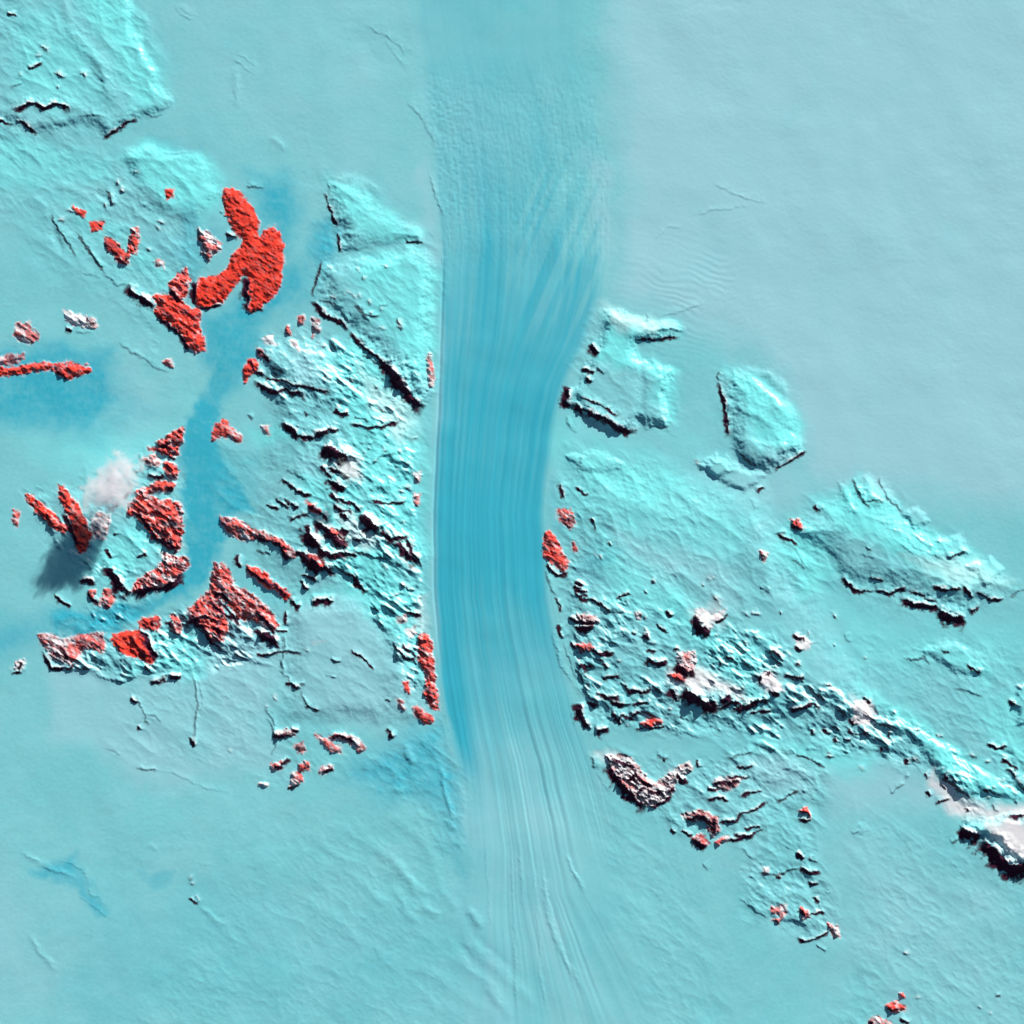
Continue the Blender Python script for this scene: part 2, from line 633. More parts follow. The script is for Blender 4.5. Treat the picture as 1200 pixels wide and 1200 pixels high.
S 3 4 700,1000 740,1029
S 3 4 575,1010 600,1018
S 2.4 4 645,960 700,970
S 1.6 4 1085,910 1110,912
P 1.6 1.6 1065,985 1020,960 775,925 730,740
S .5 8 910,810 960,880
T 300 800 2.4
S 3.4 4 375,140 392,152
S 3 4 62,145 100,148
S 3 4 185,250 215,238
S 3 4 90,295 120,285
G .7 4 420,190 450,230
G .7 5 330,200 300,250
G .7 4 420,160 440,240 455,250
G 1. 3 515,210 530,290 560,400
G .8 3 535,380 560,420
G .7 4 380,290 420,310
G .6 5 380,480 430,560 460,600
G .6 5 420,540 480,600
G .5 6 400,620 470,690
G .6 5 380,570 430,640
G .6 5 460,620 520,660
G .8 5 590,630 640,690
G .7 6 560,770 640,830 720,950
G -.5 6 560,700 600,780 660,850
G .6 3 800,480 815,600 830,680 870,780 930,880
G .5 2 890,520 925,590
G .5 2 870,480 905,560
S .4 4 715,440 722,600 728,760 735,950
S .4 4 780,500 790,650 795,800 820,950
S .3 4 740,440 748,640
S .3 4 640,430 660,700
G .3 8 960,600 1040,760 1120,900
G .3 8 1000,560 1100,700 1190,800
T 0 900 2.6667
G .4 3 60,260 130,300 200,330 250,350
S .5 4 60,262 130,295
S .5 4 180,290 230,300 270,330 280,390 330,430
S .5 3 130,310 180,325 240,340
S .5 3 250,400 300,440 345,470
G .5 3 85,510 130,580 180,635
S .4 4 480,5 530,15 575,25
G .3 3 450,235 500,260
S 1.2 5 420,-2 490,5
P 2.2 1.6 605,360 615,410 600,345
S 2 3 590,400 620,425
G .5 3 620,430 700,500
G .3 6 660,460 780,600
S .5 6 540,15 640,60 720,80
S .3 8 620,300 660,305
T 750 0 2.6667
S .5 7 220,570 300,610 400,635
S .5 5 160,675 240,655 340,645
S .5 5 50,745 90,710 130,710
S .6 6 50,990 130,970 200,945

T 600 340 3
G 1.6 6 760,290 850,330 930,400 1000,480
G 1.4 6 800,280 900,300 980,380
G 1.2 6 780,400 870,440 930,500
G 1.5 6 880,620 960,560 1020,540
G 1.4 8 320,80 400,110 440,200
T 0 0 1
S 5.5 6 383,520 395,528 410,536
S 6 8 358,612 366,630 380,640
S 5.5 6 372,640 392,650 408,645
S 5 6 428,600 436,612 448,620
S 4.5 6 466,630 480,650 492,660
S 3 6 398,585 415,590 425,600
S 3 6 330,560 350,575 368,580
S 4 6 300,740 320,748 330,760
S 3 5 195,690 215,680
S 4 6 76,600 85,620 92,640
S 4 5 160,600 175,615 190,635
S 4 5 215,730 240,720 262,728
S 3.5 5 255,700 270,715 285,735
S 3 5 300,715 315,728 325,745
S 5 8 800,812 822,822 845,826
S 3 6 855,830 880,824 900,818
S 2.6 5 690,700 704,706 716,716
S 3 5 690,760 705,766 720,764
S 3 5 735,805 750,812 764,806
S 3.4 5 700,810 712,818 726,816
S 2.6 5 715,845 730,838 745,842
S 2.6 5 770,730 784,742
S 3 4 905,760 915,770
S 3 5 1010,815 1022,822
T 200 150 4
S 5 4 125,715 120,760 122,830
S 5 4 372,700 366,760 366,855
S 4 3 262,488 285,505 312,508
S 3 4 365,870 420,835
S 3 4 135,838 240,828
T 300 960 1
G 0.33 5 60,10 90,40 130,60 
G 0.39 5 90,0 130,30 160,50 190,90
G 0.33 6 100,50 140,90 180,110
G 0.39 6 150,-10 190,20 220,60
G 0.39 6 200,30 215,80 240,110
G 0.33 7 60,90 110,130 170,170
G 0.44 7 230,130 290,180 340,230
G 0.33 8 130,150 220,190 290,240
G -0.33 6 230,80 260,140 320,200
T 0 0 1
S 1.3 3 332,745 334,765 330,785
S 1.3 3 335,790 345,803 352,808
S 1.3 3 312,840 320,852 325,870 320,885
S 1.3 3 352,810 362,828 372,835
S 1.3 3 160,815 170,835 175,850
S 1.3 3 228,790 232,830 228,870
S 1.3 3 175,800 195,790 210,792
S 2 5 410,760 425,770 440,785
S 1.6 6 90,270 110,300 125,320
S 1.6 6 60,250 80,285 90,300
G 1.4 4 985,566 995,590 1010,610
G 1.4 4 1012,556 1022,580 1040,600
S 1.6 6 1000,560 1008,580 1022,596
S 1.4 6 1030,560 1042,585 1060,600
T 680 800 3.75
S 2.6 5 450,640 470,660 500,665
S 2.6 4 640,690 700,680 760,670
S 2.2 4 610,610 650,600 690,610
S 2.2 4 560,520 620,500 660,520
S 1.8 5 860,520 900,500 960,470
S 2 5 700,500 740,480 800,470
S 2.4 4 300,470 330,480 360,470
S 2.6 4 230,400 260,440
S 3 4 380,470 410,460

"""
ROCKS = """
T 0 0 4
R rock_outcrop|tiny pinkish outcrop at the upper left end of the row in the upper left snowfield|outcrops among the upper left snowfields | 2 345,970 400,985 392,1018 355,1000
R rock_outcrop|small pink and red knob between a tiny outcrop and the bright red tongue shaped one|outcrops among the upper left snowfields | 2 425,1040 480,1035 485,1080 430,1080
R rock_outcrop|tiny lone pinkish knob high on the upper left snowfield north of the other outcrops|outcrops among the upper left snowfields | 2 780,885 812,888 806,925 782,930
R rock_outcrop|narrow dark red upright outcrop just right of the tongue shaped red outcrop|outcrops among the upper left snowfields | 4 .8 615,1075 650,1065 655,1120 632,1185 605,1190
R rock_outcrop|bright red tongue shaped outcrop slanting down to the right in the upper left snowfield|outcrops among the upper left snowfields | 4 490,1110 530,1120 565,1160 610,1200 600,1235 560,1235 520,1190 490,1160
R rock_outcrop|half snowy outcrop with black left side and one red corner, left of the butterfly massif|outcrops among the upper left snowfields | 6 .6 930,1070 970,1090 1035,1140 1035,1170 1000,1190 975,1228 955,1200 938,1130
T 200 150 4
R rock_outcrop|large bright red butterfly shaped rock massif at the upper left, biggest outcrop of all|large red massifs | 5 1.1 .55 255,275 330,310 385,370 410,430 405,490 420,520 440,480 480,460 515,490 530,550 525,620 520,680 520,750 480,790 430,830 380,865 365,850 375,800 365,740 368,700 345,690 305,730 275,780 240,820 180,835 125,830 120,790 130,720 160,700 230,690 270,650 280,600 330,560 340,520 300,490 275,440 260,400 255,350 245,310
R rock_outcrop|dark red crag at the lower left tip of the round snow dome|crags around the snow dome | 4 345,1130 360,1095 395,1080 412,1110 400,1140 370,1165 352,1190
R rock_outcrop|dark red crag with black foot on the upper left shoulder of the snow dome|crags around the snow dome | 4 .7 400,1040 425,1035 432,1065 405,1062
R rock_outcrop|pinkish crag on the crest north of the round snow dome, second from its left end|crags around the snow dome | 2 .4 435,985 480,975 492,1015 450,1010
R rock_outcrop|small upright dark crag on the crest north of the snow dome, middle of its row|crags around the snow dome | 4 .7 545,925 562,930 565,970 545,965
R rock_outcrop|pink and red crag just below the middle crag on the snow dome's crest|crags around the snow dome | 2 .5 560,995 590,1000 602,1040 570,1020
R rock_outcrop|small dark red crag at the top of the crest north of the round snow dome|crags around the snow dome | 4 .8 595,880 622,878 622,915 600,912
R rock_outcrop|red streaked crag at the right end of the crest north of the round snow dome|crags around the snow dome | 3 .55 660,890 692,900 698,950 665,975 665,920
T 0 300 4
R rock_outcrop|small red knob with a black left flank, beside the butterfly shaped massif|outcrops among the upper left snowfields | 5 .8 830,95 870,60 888,110 872,190 850,200 800,170 798,130
R rock_outcrop|bright red ridge slanting down right, hooked onto the left arm of the butterfly massif|large red massifs | 5 .95 .9 720,190 790,180 850,210 900,250 935,240 938,290 930,340 960,400 960,440 920,455 880,420 860,380 820,340 800,310 740,290 720,260 740,230
R rock_outcrop|tiny pinkish patch at the top of the snowy slope, left of the black cliff|outcrops among the upper left snowfields | 2 .5 725,25 765,20 770,60 735,50
R rock_outcrop|tiny pink knob under the tongue shaped red outcrop|outcrops among the upper left snowfields | 2 .6 560,0 610,0 602,25 575,30
R rock_outcrop|brownish red rough outcrop near the left edge, upper of two there|outcrops near the left edge | 3 .6 80,320 130,310 180,370 170,400 130,410 80,390 65,370
R rock_outcrop|small dark red outcrop near the left edge just above the long flat red ridge|outcrops near the left edge | 3 .7 -60,490 40,470 110,450 112,480 80,500 -60,520
R rock_outcrop|long low red ridge lying across the blue ice near the left edge|outcrops near the left edge | 4 -60,530 90,520 200,500 240,505 320,490 410,520 425,540 380,560 330,575 280,560 240,530 160,540 60,560 -60,560
R rock_outcrop|lone snowy outcrop with pink and dark stripes left of the hooked red ridge|outcrops near the left edge | 3 .35 300,250 330,260 350,280 400,290 440,290 452,330 400,330 350,325 310,300
R rock_outcrop|tiny red knob standing alone in the white snowfield below the hooked red ridge|outcrops near the left edge | 3 .7 768,490 800,490 818,520 780,512
R rock_ridge|topmost pointed red spur of the comb of spurs beside the narrow blue glacier|red spurs beside the narrow glacier | 5 .85 1.4 855,805 862,860 845,890 800,890 750,885 740,870 790,840
R rock_ridge|second red spur from the top of the comb beside the narrow blue glacier|red spurs beside the narrow glacier | 5 .85 1.4 700,905 780,895 840,900 840,930 800,945 770,930
R rock_ridge|small brownish spur set back on the snow, left of the second and third spurs|red spurs beside the narrow glacier | 4 .6 670,940 720,930 750,960 740,990 700,980
R rock_ridge|third red spur from the top of the comb, blunt end facing the narrow blue glacier|red spurs beside the narrow glacier | 5 .85 1.4 770,970 830,980 836,1010 820,1040 790,1030 770,1000
R rock_ridge|long thin dark red spur slanting up to the right, just above the broad wrinkled one|red spurs beside the narrow glacier | 5 .8 640,1110 700,1080 740,1050 822,1070 812,1092 740,1100 680,1130
R rock_outcrop|small red triangular outcrop alone between narrow glacier and snow mountains|outcrops right of the narrow glacier | 3 .8 1045,765 1075,800 1130,840 1130,870 1100,865 1050,845 1000,860 1000,810 1020,790
R rock_outcrop|tiny pinkish outcrop just right of the lone red triangular one|outcrops right of the narrow glacier | 2 .5 1225,795 1262,800 1262,835 1240,830
T 0 0 1
R rock_ridge|left one of two thin red ribs running down to the right below the larger cloud|red ribs below the cloud | 4 30,578 40,582 55,595 62,602 72,612 80,618 75,625 62,618 52,608 42,600 32,588
R rock_ridge|right one of two thin red ribs below the larger cloud, ending in the cloud's shade|red ribs below the cloud | 4 68,568 75,572 88,588 96,600 102,615 108,625 100,645 92,648 88,630 84,612 78,600 70,585
R rock_outcrop|tiny dark red patch beside the left edge, left of the thin ribs|red ribs below the cloud | 2 .7 14,598 22,600 20,618 14,612
R rock_outcrop|small brown snow streaked slope between the right rib and the wrinkled massif|red ribs below the cloud | 3 .45 108,608 118,600 128,602 128,618 120,632 110,630
R rock_ridge|broad wrinkled red massif ending bluntly on the left bank of the narrow blue glacier|large red massifs | 5 .82 1.3 150,590 165,580 172,582 200,588 212,590 214,620 212,640 205,645 195,640 188,628 180,632 175,620 165,612 158,605 150,604
T 0 600 4
R rock_ridge|red spur with slanting stripes whose round end pushes into the bend of the narrow glacier|large red massifs | 5 .72 1.4 760,190 800,205 870,210 885,240 860,290 800,330 760,345 720,360 660,370 610,370 640,330 690,290 740,260 760,230
R rock_outcrop|tiny dark rock left of the narrow glacier's bend, upper of a pair|rocks inside the glacier bend | 4 .8 420,370 450,368 440,408 425,400
R rock_outcrop|small dark red rock at the shore of the bend, lower of a pair|rocks inside the glacier bend | 4 .7 485,358 522,368 532,390 532,430 500,445 460,430 480,405
R rock_outcrop|mottled brown and red block at the left end of the row below the narrow glacier|blocks south of the narrow glacier | 3 .65 180,580 210,570 260,580 290,600 370,580 430,570 485,570 490,610 480,660 440,640 400,640 360,690 330,710 290,690 250,690 220,650 190,620
R rock_outcrop|brightest red square block in the row south of the narrow glacier|blocks south of the narrow glacier | 4 1.1 .6 530,570 600,560 650,558 682,580 705,640 724,690 700,710 680,700 650,680 600,670 560,650 530,610
R rock_outcrop|rounded red knob jutting into the narrow glacier above the brightest square block|blocks south of the narrow glacier | 4 .95 650,515 680,497 738,487 750,520 742,558 700,548 665,545
R rock_outcrop|small pointed rock with black left side at the right end of the row of blocks|blocks south of the narrow glacier | 5 .7 800,485 830,490 852,540 840,575 800,565 812,520
R rock_outcrop|tiny snowy outcrop by the left edge below the row of blocks|outcrops near the left edge | 3 .35 70,705 110,690 112,715 80,735 60,735
T 200 600 4
R rock_outcrop|tall arrowhead shaped red massif with brown snow streaked skirts south of the narrow glacier|large red massifs | 5 .75 1.3 200,240 240,235 280,290 300,340 340,370 390,390 430,430 480,480 505,530 490,560 440,530 380,505 320,500 290,450 250,410 215,390 240,440 262,500 262,560 245,600 200,610 180,580 150,550 110,490 85,455 120,420 180,370 195,290
R rock_ridge|long slender red ridge trailing right from a broad nose, upper of two parallel ones|slender ridges | 4 .72 1.5 228,22 300,30 350,60 400,85 440,95 500,120 550,160 600,200 580,215 550,210 520,160 480,135 430,125 380,128 330,135 290,115 250,70
R rock_ridge|short thin dark red ridge, lower of two parallel ones above the arrowhead massif|slender ridges | 4 .9 350,250 400,265 450,290 480,335 540,365 572,398 540,410 490,370 440,345 400,315 362,280
R rock_outcrop|small dark red summit at the end of the slender ridge|peaks of the snowy range | 5 .85 620,205 690,205 722,240 705,270 660,240
T 300 560 5.4545
R rock_outcrop|small bright red summit at the top of the dark bowl in the snowy range|peaks of the snowy range | 4 .8 325,155 370,165 412,200 420,240 370,215 340,205
R rock_outcrop|large dark maroon cliff in the bowl of the snowy range|peaks of the snowy range | 4 .8 2 430,305 500,335 570,380 582,420 540,440 490,410 450,370
T 460 640 4
R rock_ridge|tall narrow red cliff on the left shore of the wide glacier|rocks on the left shore of the wide glacier | 5 .8 122,420 160,410 185,450 190,520 195,580 200,640 208,700 217,762 190,765 165,720 152,680 162,630 150,590 122,540 120,480
R rock_outcrop|small red wedge at the foot of the tall narrow cliff|rocks on the left shore of the wide glacier | 4 .9 98,755 130,760 160,780 198,812 190,832 150,835 125,810 100,785
R rock_outcrop|tiny dark outcrop left of the tall narrow cliff, upper of two|rocks on the left shore of the wide glacier | 3 .8 50,635 75,638 80,690 62,675
R rock_outcrop|tiny reddish outcrop left of the tall narrow cliff, lower of two|rocks on the left shore of the wide glacier | 3 .7 25,715 52,728 52,765 30,758
R rock_outcrop|small pale pink patch in bright snow, topmost above the tall narrow cliff|rocks on the left shore of the wide glacier | 2 .55 20,330 62,325 65,355 22,358
R rock_outcrop|faint pink dusty patch between the topmost patch and the tall narrow cliff|rocks on the left shore of the wide glacier | 1 .4 70,385 112,372 112,410 80,430
T 460 380 4
R rock_outcrop|tiny pinkish dot on the glacier's left margin, upper of a pair|specks on the left margin | 2 .5 102,695 130,692 125,738 100,735
R rock_outcrop|tiny pinkish dot on the glacier's left margin, lower of a pair|specks on the left margin | 2 .5 105,795 130,800 125,848 105,842
R rock_outcrop|thin broken strip of dark red rock at the lower right edge of the left mesa|specks on the left margin | 3 .6 172,140 184,145 190,220 188,285 168,290 164,240
R rock_outcrop|small salmon red outcrop on the right bank of the wide glacier, upper of two|rocks on the right bank | 3 .75 765,875 800,868 850,880 852,930 835,958 805,930 780,905
R rock_outcrop|dark red pointed outcrop touching the right bank of the wide glacier, lower of two|rocks on the right bank | 4 .85 712,972 740,965 770,1010 800,1070 828,1110 822,1150 800,1172 770,1130 725,1108 708,1085
R rock_outcrop|tiny thin red sliver right of the two outcrops on the right bank|rocks on the right bank | 2 .8 845,1022 856,1020 864,1062 850,1058
T 300 800 2.4
R rock_outcrop|small snowy outcrop highest in the left cluster below the grey plateau|cluster below the grey plateau | 3 .6 60,140 88,130 115,138 112,150 85,150 60,150
R rock_outcrop|small reddish knob under the highest one of the left cluster|cluster below the grey plateau | 3 .6 105,180 130,170 140,190 122,198
R rock_outcrop|thin hooked brown crest curving down to a red foot, right part of the cluster|cluster below the grey plateau | 3 .6 205,152 245,138 288,160 310,185 292,192 260,166 230,158 210,160
R rock_outcrop|short red slanting crest just inside the hooked brown one|cluster below the grey plateau | 3 .6 165,145 200,158 240,182 236,198 205,190 182,168
R rock_outcrop|dark small rock at the left of the cluster below the grey plateau|cluster below the grey plateau | 4 .7 42,230 75,218 70,240 45,246
R rock_outcrop|dark small rock in the middle of the cluster above the reddest one|cluster below the grey plateau | 4 .8 120,226 150,226 148,246 125,246
R rock_outcrop|pinkish red rock lowest in the cluster below the grey plateau|cluster below the grey plateau | 4 .65 100,255 125,250 132,275 120,290 96,296
R rock_outcrop|elongated dark red rock at the edge of the blue ice, right of the lowest one|cluster below the grey plateau | 3 .7 178,238 212,236 214,243 178,262
R rock_outcrop|tiny black and white rock at the far left end of the cluster|cluster below the grey plateau | 3 .5 8,285 32,282 30,292 8,290
T 680 800 3.75
R rock_ridge|large V shaped rocky ridge, dark with pink and white crest, right of the lower glacier|rocky crests at the lower right | 5 .5 1.3 110,320 160,320 220,330 260,370 290,420 330,440 370,415 430,370 480,352 487,385 440,420 402,450 410,480 380,520 330,540 290,540 240,510 190,450 150,390 120,360
R rock_ridge|small oblong snowy ridge with red foot right of the V shaped ridge|rocky crests at the lower right | 3 .5 590,430 650,420 712,418 700,450 640,480 598,470
R rock_ridge|dark crescent shaped rocky crest below the V shaped ridge|rocky crests at the lower right | 4 .7 1.8 448,585 520,560 560,570 602,592 607,640 582,672 562,640 540,600 480,605
R rock_outcrop|small black rock in the hollow of the crescent shaped crest|rocky crests at the lower right | 5 .8 490,680 540,668 562,700 532,720
R rock_outcrop|tiny maroon rock at the right foot of the crescent shaped crest|rocky crests at the lower right | 4 .7 590,700 650,672 645,690 602,714
R rock_outcrop|small black peak alone on smooth snow right of the crescent shaped crest|rocky crests at the lower right | 4 .9 958,560 1000,548 1012,592 985,572
R rock_outcrop|pink and maroon rock in the lower group of dark specks|lower right specks | 3 .6 830,990 900,980 910,1008 882,1030 842,1012
R rock_outcrop|tiny black rock under the pink and maroon one|lower right specks | 3 .8 848,1042 885,1040 872,1058
R rock_outcrop|small dark hook shaped rock at the centre of the lower group|lower right specks | 4 .7 968,985 992,1000 1005,1030 972,1040
R rock_outcrop|small dark rock with a white right rim, rightmost of the lower group|lower right specks | 4 .7 1088,1062 1130,1070 1142,1120 1112,1112
R rock_outcrop|faint pinkish knob on the thin crest above the lower group|lower right specks | 2 .4 795,815 830,812 825,838 800,836
T 850 900 3.4286
R rock_outcrop|small red rock near the bottom edge, upper of two|rocks near the bottom edge | 4 .85 638,955 680,943 722,962 720,976 680,982
R rock_outcrop|mottled brown rock cut by the bottom edge|rocks near the bottom edge | 3 .6 575,1008 620,995 665,1025 665,1060 580,1060
R rock_outcrop|tiny black rock just above the small red rock near the bottom edge|rocks near the bottom edge | 3 .8 695,905 718,903 722,925 705,925
T 620 600 4
R rock_outcrop|dusty white and pink hill with black foot at the centre of the right mountains|hills of the right mountains | 2.5 .35 .6 785,460 830,462 855,480 925,455 890,500 860,535 832,562 800,530 770,492
R rock_outcrop|pinkish knob with black shade above the big black cliff|hills of the right mountains | 5 .55 705,655 770,650 785,690 770,738 738,742 700,700
R rock_outcrop|red slanting rock between the pinkish knob and the big black cliff|hills of the right mountains | 4 .8 655,768 700,745 748,770 722,797
R rock_outcrop|maroon oval rock left of the big black cliff on the snow basin's rim|hills of the right mountains | 4 .85 525,990 580,968 622,975 600,992 540,1010
R rock_outcrop|brownish crest on the slope near the glacier's right bank|hills of the right mountains | 4 .7 225,618 290,612 302,640 240,655
R rock_outcrop|black rugged rock on the slope above the brownish crest|hills of the right mountains | 4 .6 2 220,480 270,475 318,500 300,530 250,520 222,500
R rock_outcrop|small pink knob at the head of a line of specks going down right|hills of the right mountains | 2 .5 500,470 525,475 520,505 505,500
R rock_outcrop|snow covered knob with white flanks right of the big black cliff|hills of the right mountains | 2 .12 .6 1085,760 1130,750 1170,800 1190,830 1140,850 1090,820
T 850 500 3.4286
R rock_outcrop|tiny maroon peak on the saddle between the two snow mountains|specks of the eastern snowfield | 4 .8 265,375 295,370 306,410 284,410
R rock_outcrop|tiny pink and dark knob alone on snow below the saddle peak|specks of the eastern snowfield | 4 .7 138,500 165,505 156,537
R rock_outcrop|white knob with black foot left of the small square snow hill|specks of the eastern snowfield | 2 .2 .6 280,830 320,840 345,870 320,895 285,890
R rock_outcrop|small square snow hill with black lower rim|specks of the eastern snowfield | 2 .12 .6 520,1100 590,1100 600,1150 570,1195 510,1190

"""
MOUNTAINS = """
T 0 0 1
R mesa|broad snowy mesa left of the glacier with a long black cliff on its lower left | 372,310 398,298 440,290 480,282 500,292 516,312 512,360 510,420 504,476 492,472 460,430 430,405 400,378 378,358 368,340
R snow_mountain|smooth snowy headland above the mesa on the glacier's left bank | 380,208 400,206 430,215 445,238 470,258 498,272 500,286 480,284 440,290 400,298 396,270 388,240
R snow_mountain|jagged white headland on the glacier's right bank with a black lower edge | 705,362 740,364 760,374 790,376 800,390 768,394 748,398 746,418 750,450 750,495 738,506 706,500 668,476 664,456 690,420 700,395
R snow_mountain|small smooth snow block attached to the right side of the jagged headland | 752,418 775,426 792,430 790,445 784,468 788,498 768,500 756,488 751,450
R snow_mountain|tilted snow mountain standing in the right plain with a thin black left cliff | 842,432 862,428 890,445 930,470 942,520 940,528 905,556 870,545 855,520 848,480
R snow_mountain|long terraced snow mountain at the right with a jagged black lower cliff | 958,595 985,565 1015,555 1040,570 1060,600 1110,625 1132,645 1180,665 1190,690 1160,710 1130,725 1060,702 985,686 975,650 955,625 910,630 925,610
R snow_mountain|blazing white snow block cut by the right edge with a thick black cliff below | 1128,962 1150,955 1260,948 1260,1010 1190,1016 1168,990 1140,978
R snow_mountain|rough snowy massif in the upper left corner | -60,-60 145,-60 158,10 168,30 190,75 185,95 200,118 188,134 162,140 130,160 85,155 -60,150
R snow_mountain|round grey snow dome ringed by dark crags | 305,405 345,395 385,420 400,450 395,465 355,460 325,455 300,440
R snow_mountain|broken snowy range with dark bowls and cliffs left of the glacier, below the long mesa | 398,420 420,415 460,440 490,480 500,520 500,600 500,655 496,720 470,745 440,715 430,680 400,670 350,665 330,620 345,590 320,540 330,495 360,470 400,462
R snow_plateau|smooth grey snow plateau with a crinkled dark rim below the broken range | 330,700 400,672 440,690 470,740 485,790 480,850 400,870 340,840 330,780
R snow_mountain|rough snow range full of dark knobs right of the lower glacier bend | 660,640 700,620 760,660 820,680 880,740 950,770 960,810 900,850 860,860 800,830 790,860 690,858 672,800 660,740
R tributary_glacier|narrow blue glacier winding between the red massifs on the left | 215,500 240,462 262,470 258,490 240,520 262,545 285,570 300,600 262,605 262,640 235,690 225,702 190,705 140,712 60,720 60,738 140,738 60,742 130,700 190,697 215,680 222,655 215,600

"""

# ------------------------------------------------------------------ grid
PAD = 60
X0, Y0 = -PAD, -PAD
NX = NY = 1200 + 2 * PAD + 1
px = np.arange(NX, dtype=np.float32) + X0
py = np.arange(NY, dtype=np.float32) + Y0
XX, YY = np.meshgrid(px, py)             # row = y (down)
SX, SY = math.sin(SUN_AZ), -math.cos(SUN_AZ)   # towards the sun, y down
rng = np.random.RandomState(7)


def smooth(a, b, x):
    t = np.clip((x - a) / (b - a), 0, 1)
    return t * t * (3 - 2 * t)


def vnoise(x, y, seed):
    """value noise, about -1..1"""
    r = np.random.RandomState(seed).rand(256, 256).astype(np.float32) * 2 - 1
    xi = np.floor(x).astype(np.int32); yi = np.floor(y).astype(np.int32)
    fx = x - xi; fy = y - yi
    fx = fx * fx * fx * (fx * (fx * 6 - 15) + 10); fy = fy * fy * fy * (fy * (fy * 6 - 15) + 10)
    x0 = xi & 255; x1 = (xi + 1) & 255; y0 = yi & 255; y1 = (yi + 1) & 255
    return (r[y0, x0] * (1 - fx) + r[y0, x1] * fx) * (1 - fy) + (r[y1, x0] * (1 - fx) + r[y1, x1] * fx) * fy


def fbm(x, y, seed, octaves=4, gain=0.5, ridged=False):
    out = 0; a = 1; tot = 0
    c, s = math.cos(0.6), math.sin(0.6)
    for k in range(octaves):
        n = vnoise(x, y, seed + k)
        if ridged:
            n = 1 - 2 * np.abs(n) ** 0.8
        out = out + a * n; tot += a
        a *= gain
        x, y = (x * c - y * s) * 2.03 + 17.3, (x * s + y * c) * 2.03 + 9.1
    return out / tot


def window(pts, m):
    p = np.array(pts)
    x0 = int(max(0, math.floor(p[:, 0].min() - m - X0))); x1 = int(min(NX, math.ceil(p[:, 0].max() + m - X0) + 1))
    y0 = int(max(0, math.floor(p[:, 1].min() - m - Y0))); y1 = int(min(NY, math.ceil(p[:, 1].max() + m - Y0) + 1))
    return (slice(y0, max(y1, y0 + 1)), slice(x0, max(x1, x0 + 1)))


# warp of the plane: every traced outline gets a natural, uneven edge
WX = 3.4 * fbm(XX / 9.0, YY / 9.0, 101, 4, 0.68)
WY = 3.4 * fbm(XX / 9.0, YY / 9.0, 131, 4, 0.68)
XW, YW = XX + WX, YY + WY


def seg_field(pts, w, closed=False):
    """nearest distance, side (sun side positive), position along 0..1"""
    x, y = XW[w], YW[w]
    best = np.full(x.shape, 1e9, np.float32); side = np.zeros_like(best); tt = np.zeros_like(best)
    P = pts + [pts[0]] if closed else pts
    L = [math.dist(a, b) for a, b in zip(P, P[1:])]
    tot = sum(L) or 1
    acc = 0
    for (ax, ay), (bx, by), l in zip(P, P[1:], L):
        dx, dy = bx - ax, by - ay
        l2 = dx * dx + dy * dy or 1e-6
        t = np.clip(((x - ax) * dx + (y - ay) * dy) / l2, 0, 1)
        qx, qy = x - (ax + t * dx), y - (ay + t * dy)
        d = np.sqrt(qx * qx + qy * qy)
        nx_, ny_ = -dy, dx
        if nx_ * SX + ny_ * SY < 0:
            nx_, ny_ = -nx_, -ny_
        m = d < best
        best[m] = d[m]
        side[m] = np.sign(qx * nx_ + qy * ny_)[m]
        tt[m] = ((acc + t * l) / tot)[m]
        acc += l
    return best, side, tt


def inside(pts, w):
    x, y = XW[w], YW[w]
    c = np.zeros(x.shape, bool)
    for (ax, ay), (bx, by) in zip(pts, pts[1:] + [pts[0]]):
        if ay == by:
            continue
        m = ((ay > y) != (by > y)) & (x < (bx - ax) * (y - ay) / (by - ay) + ax)
        c ^= m
    return c


WX2 = 11 * fbm(XX / 34, YY / 34, 151, 3, .6)
WY2 = 11 * fbm(XX / 34, YY / 34, 171, 3, .6)


def poly_sd(pts, w, loose=False):
    global XW, YW
    if loose:
        XW += WX2; YW += WY2
    d, _, _ = seg_field(pts, w, True)
    c = inside(pts, w)
    if loose:
        XW -= WX2; YW -= WY2
    return np.where(c, d, -d)


H = np.zeros((NY, NX), np.float32)
ROUGH = np.zeros_like(H); BLUE = np.zeros_like(H); GREY = np.zeros_like(H)
CLIFF = np.zeros_like(H); MAROON = np.zeros_like(H); FRESH = np.zeros_like(H); DUST = np.zeros_like(H); ROCK = np.zeros_like(H)
MASKS = {'B': BLUE, 'K': GREY, 'C': FRESH, 'W': DUST, 'X': ROUGH}


def parse(text):
    ox, oy, s = 0, 0, 1
    for line in text.strip().splitlines():
        line = line.strip()
        if not line or line[0] == '#':
            continue
        tag, _, rest = line.partition(' ')
        if tag == 'T':
            ox, oy, s = map(float, rest.split()); continue
        head, _, body = rest.rpartition('|') if '|' in rest else ('', '', rest)
        toks = body.split()
        nums = [t for t in toks if ',' not in t]
        pts = [(float(t.split(',')[0]) / s + ox, float(t.split(',')[1]) / s + oy) for t in toks if ',' in t]
        yield tag, head, [float(n) for n in nums], pts


JIT = fbm(XX / 7.0, YY / 7.0, 333, 3, 0.6)      # -1..1 break-up along crests


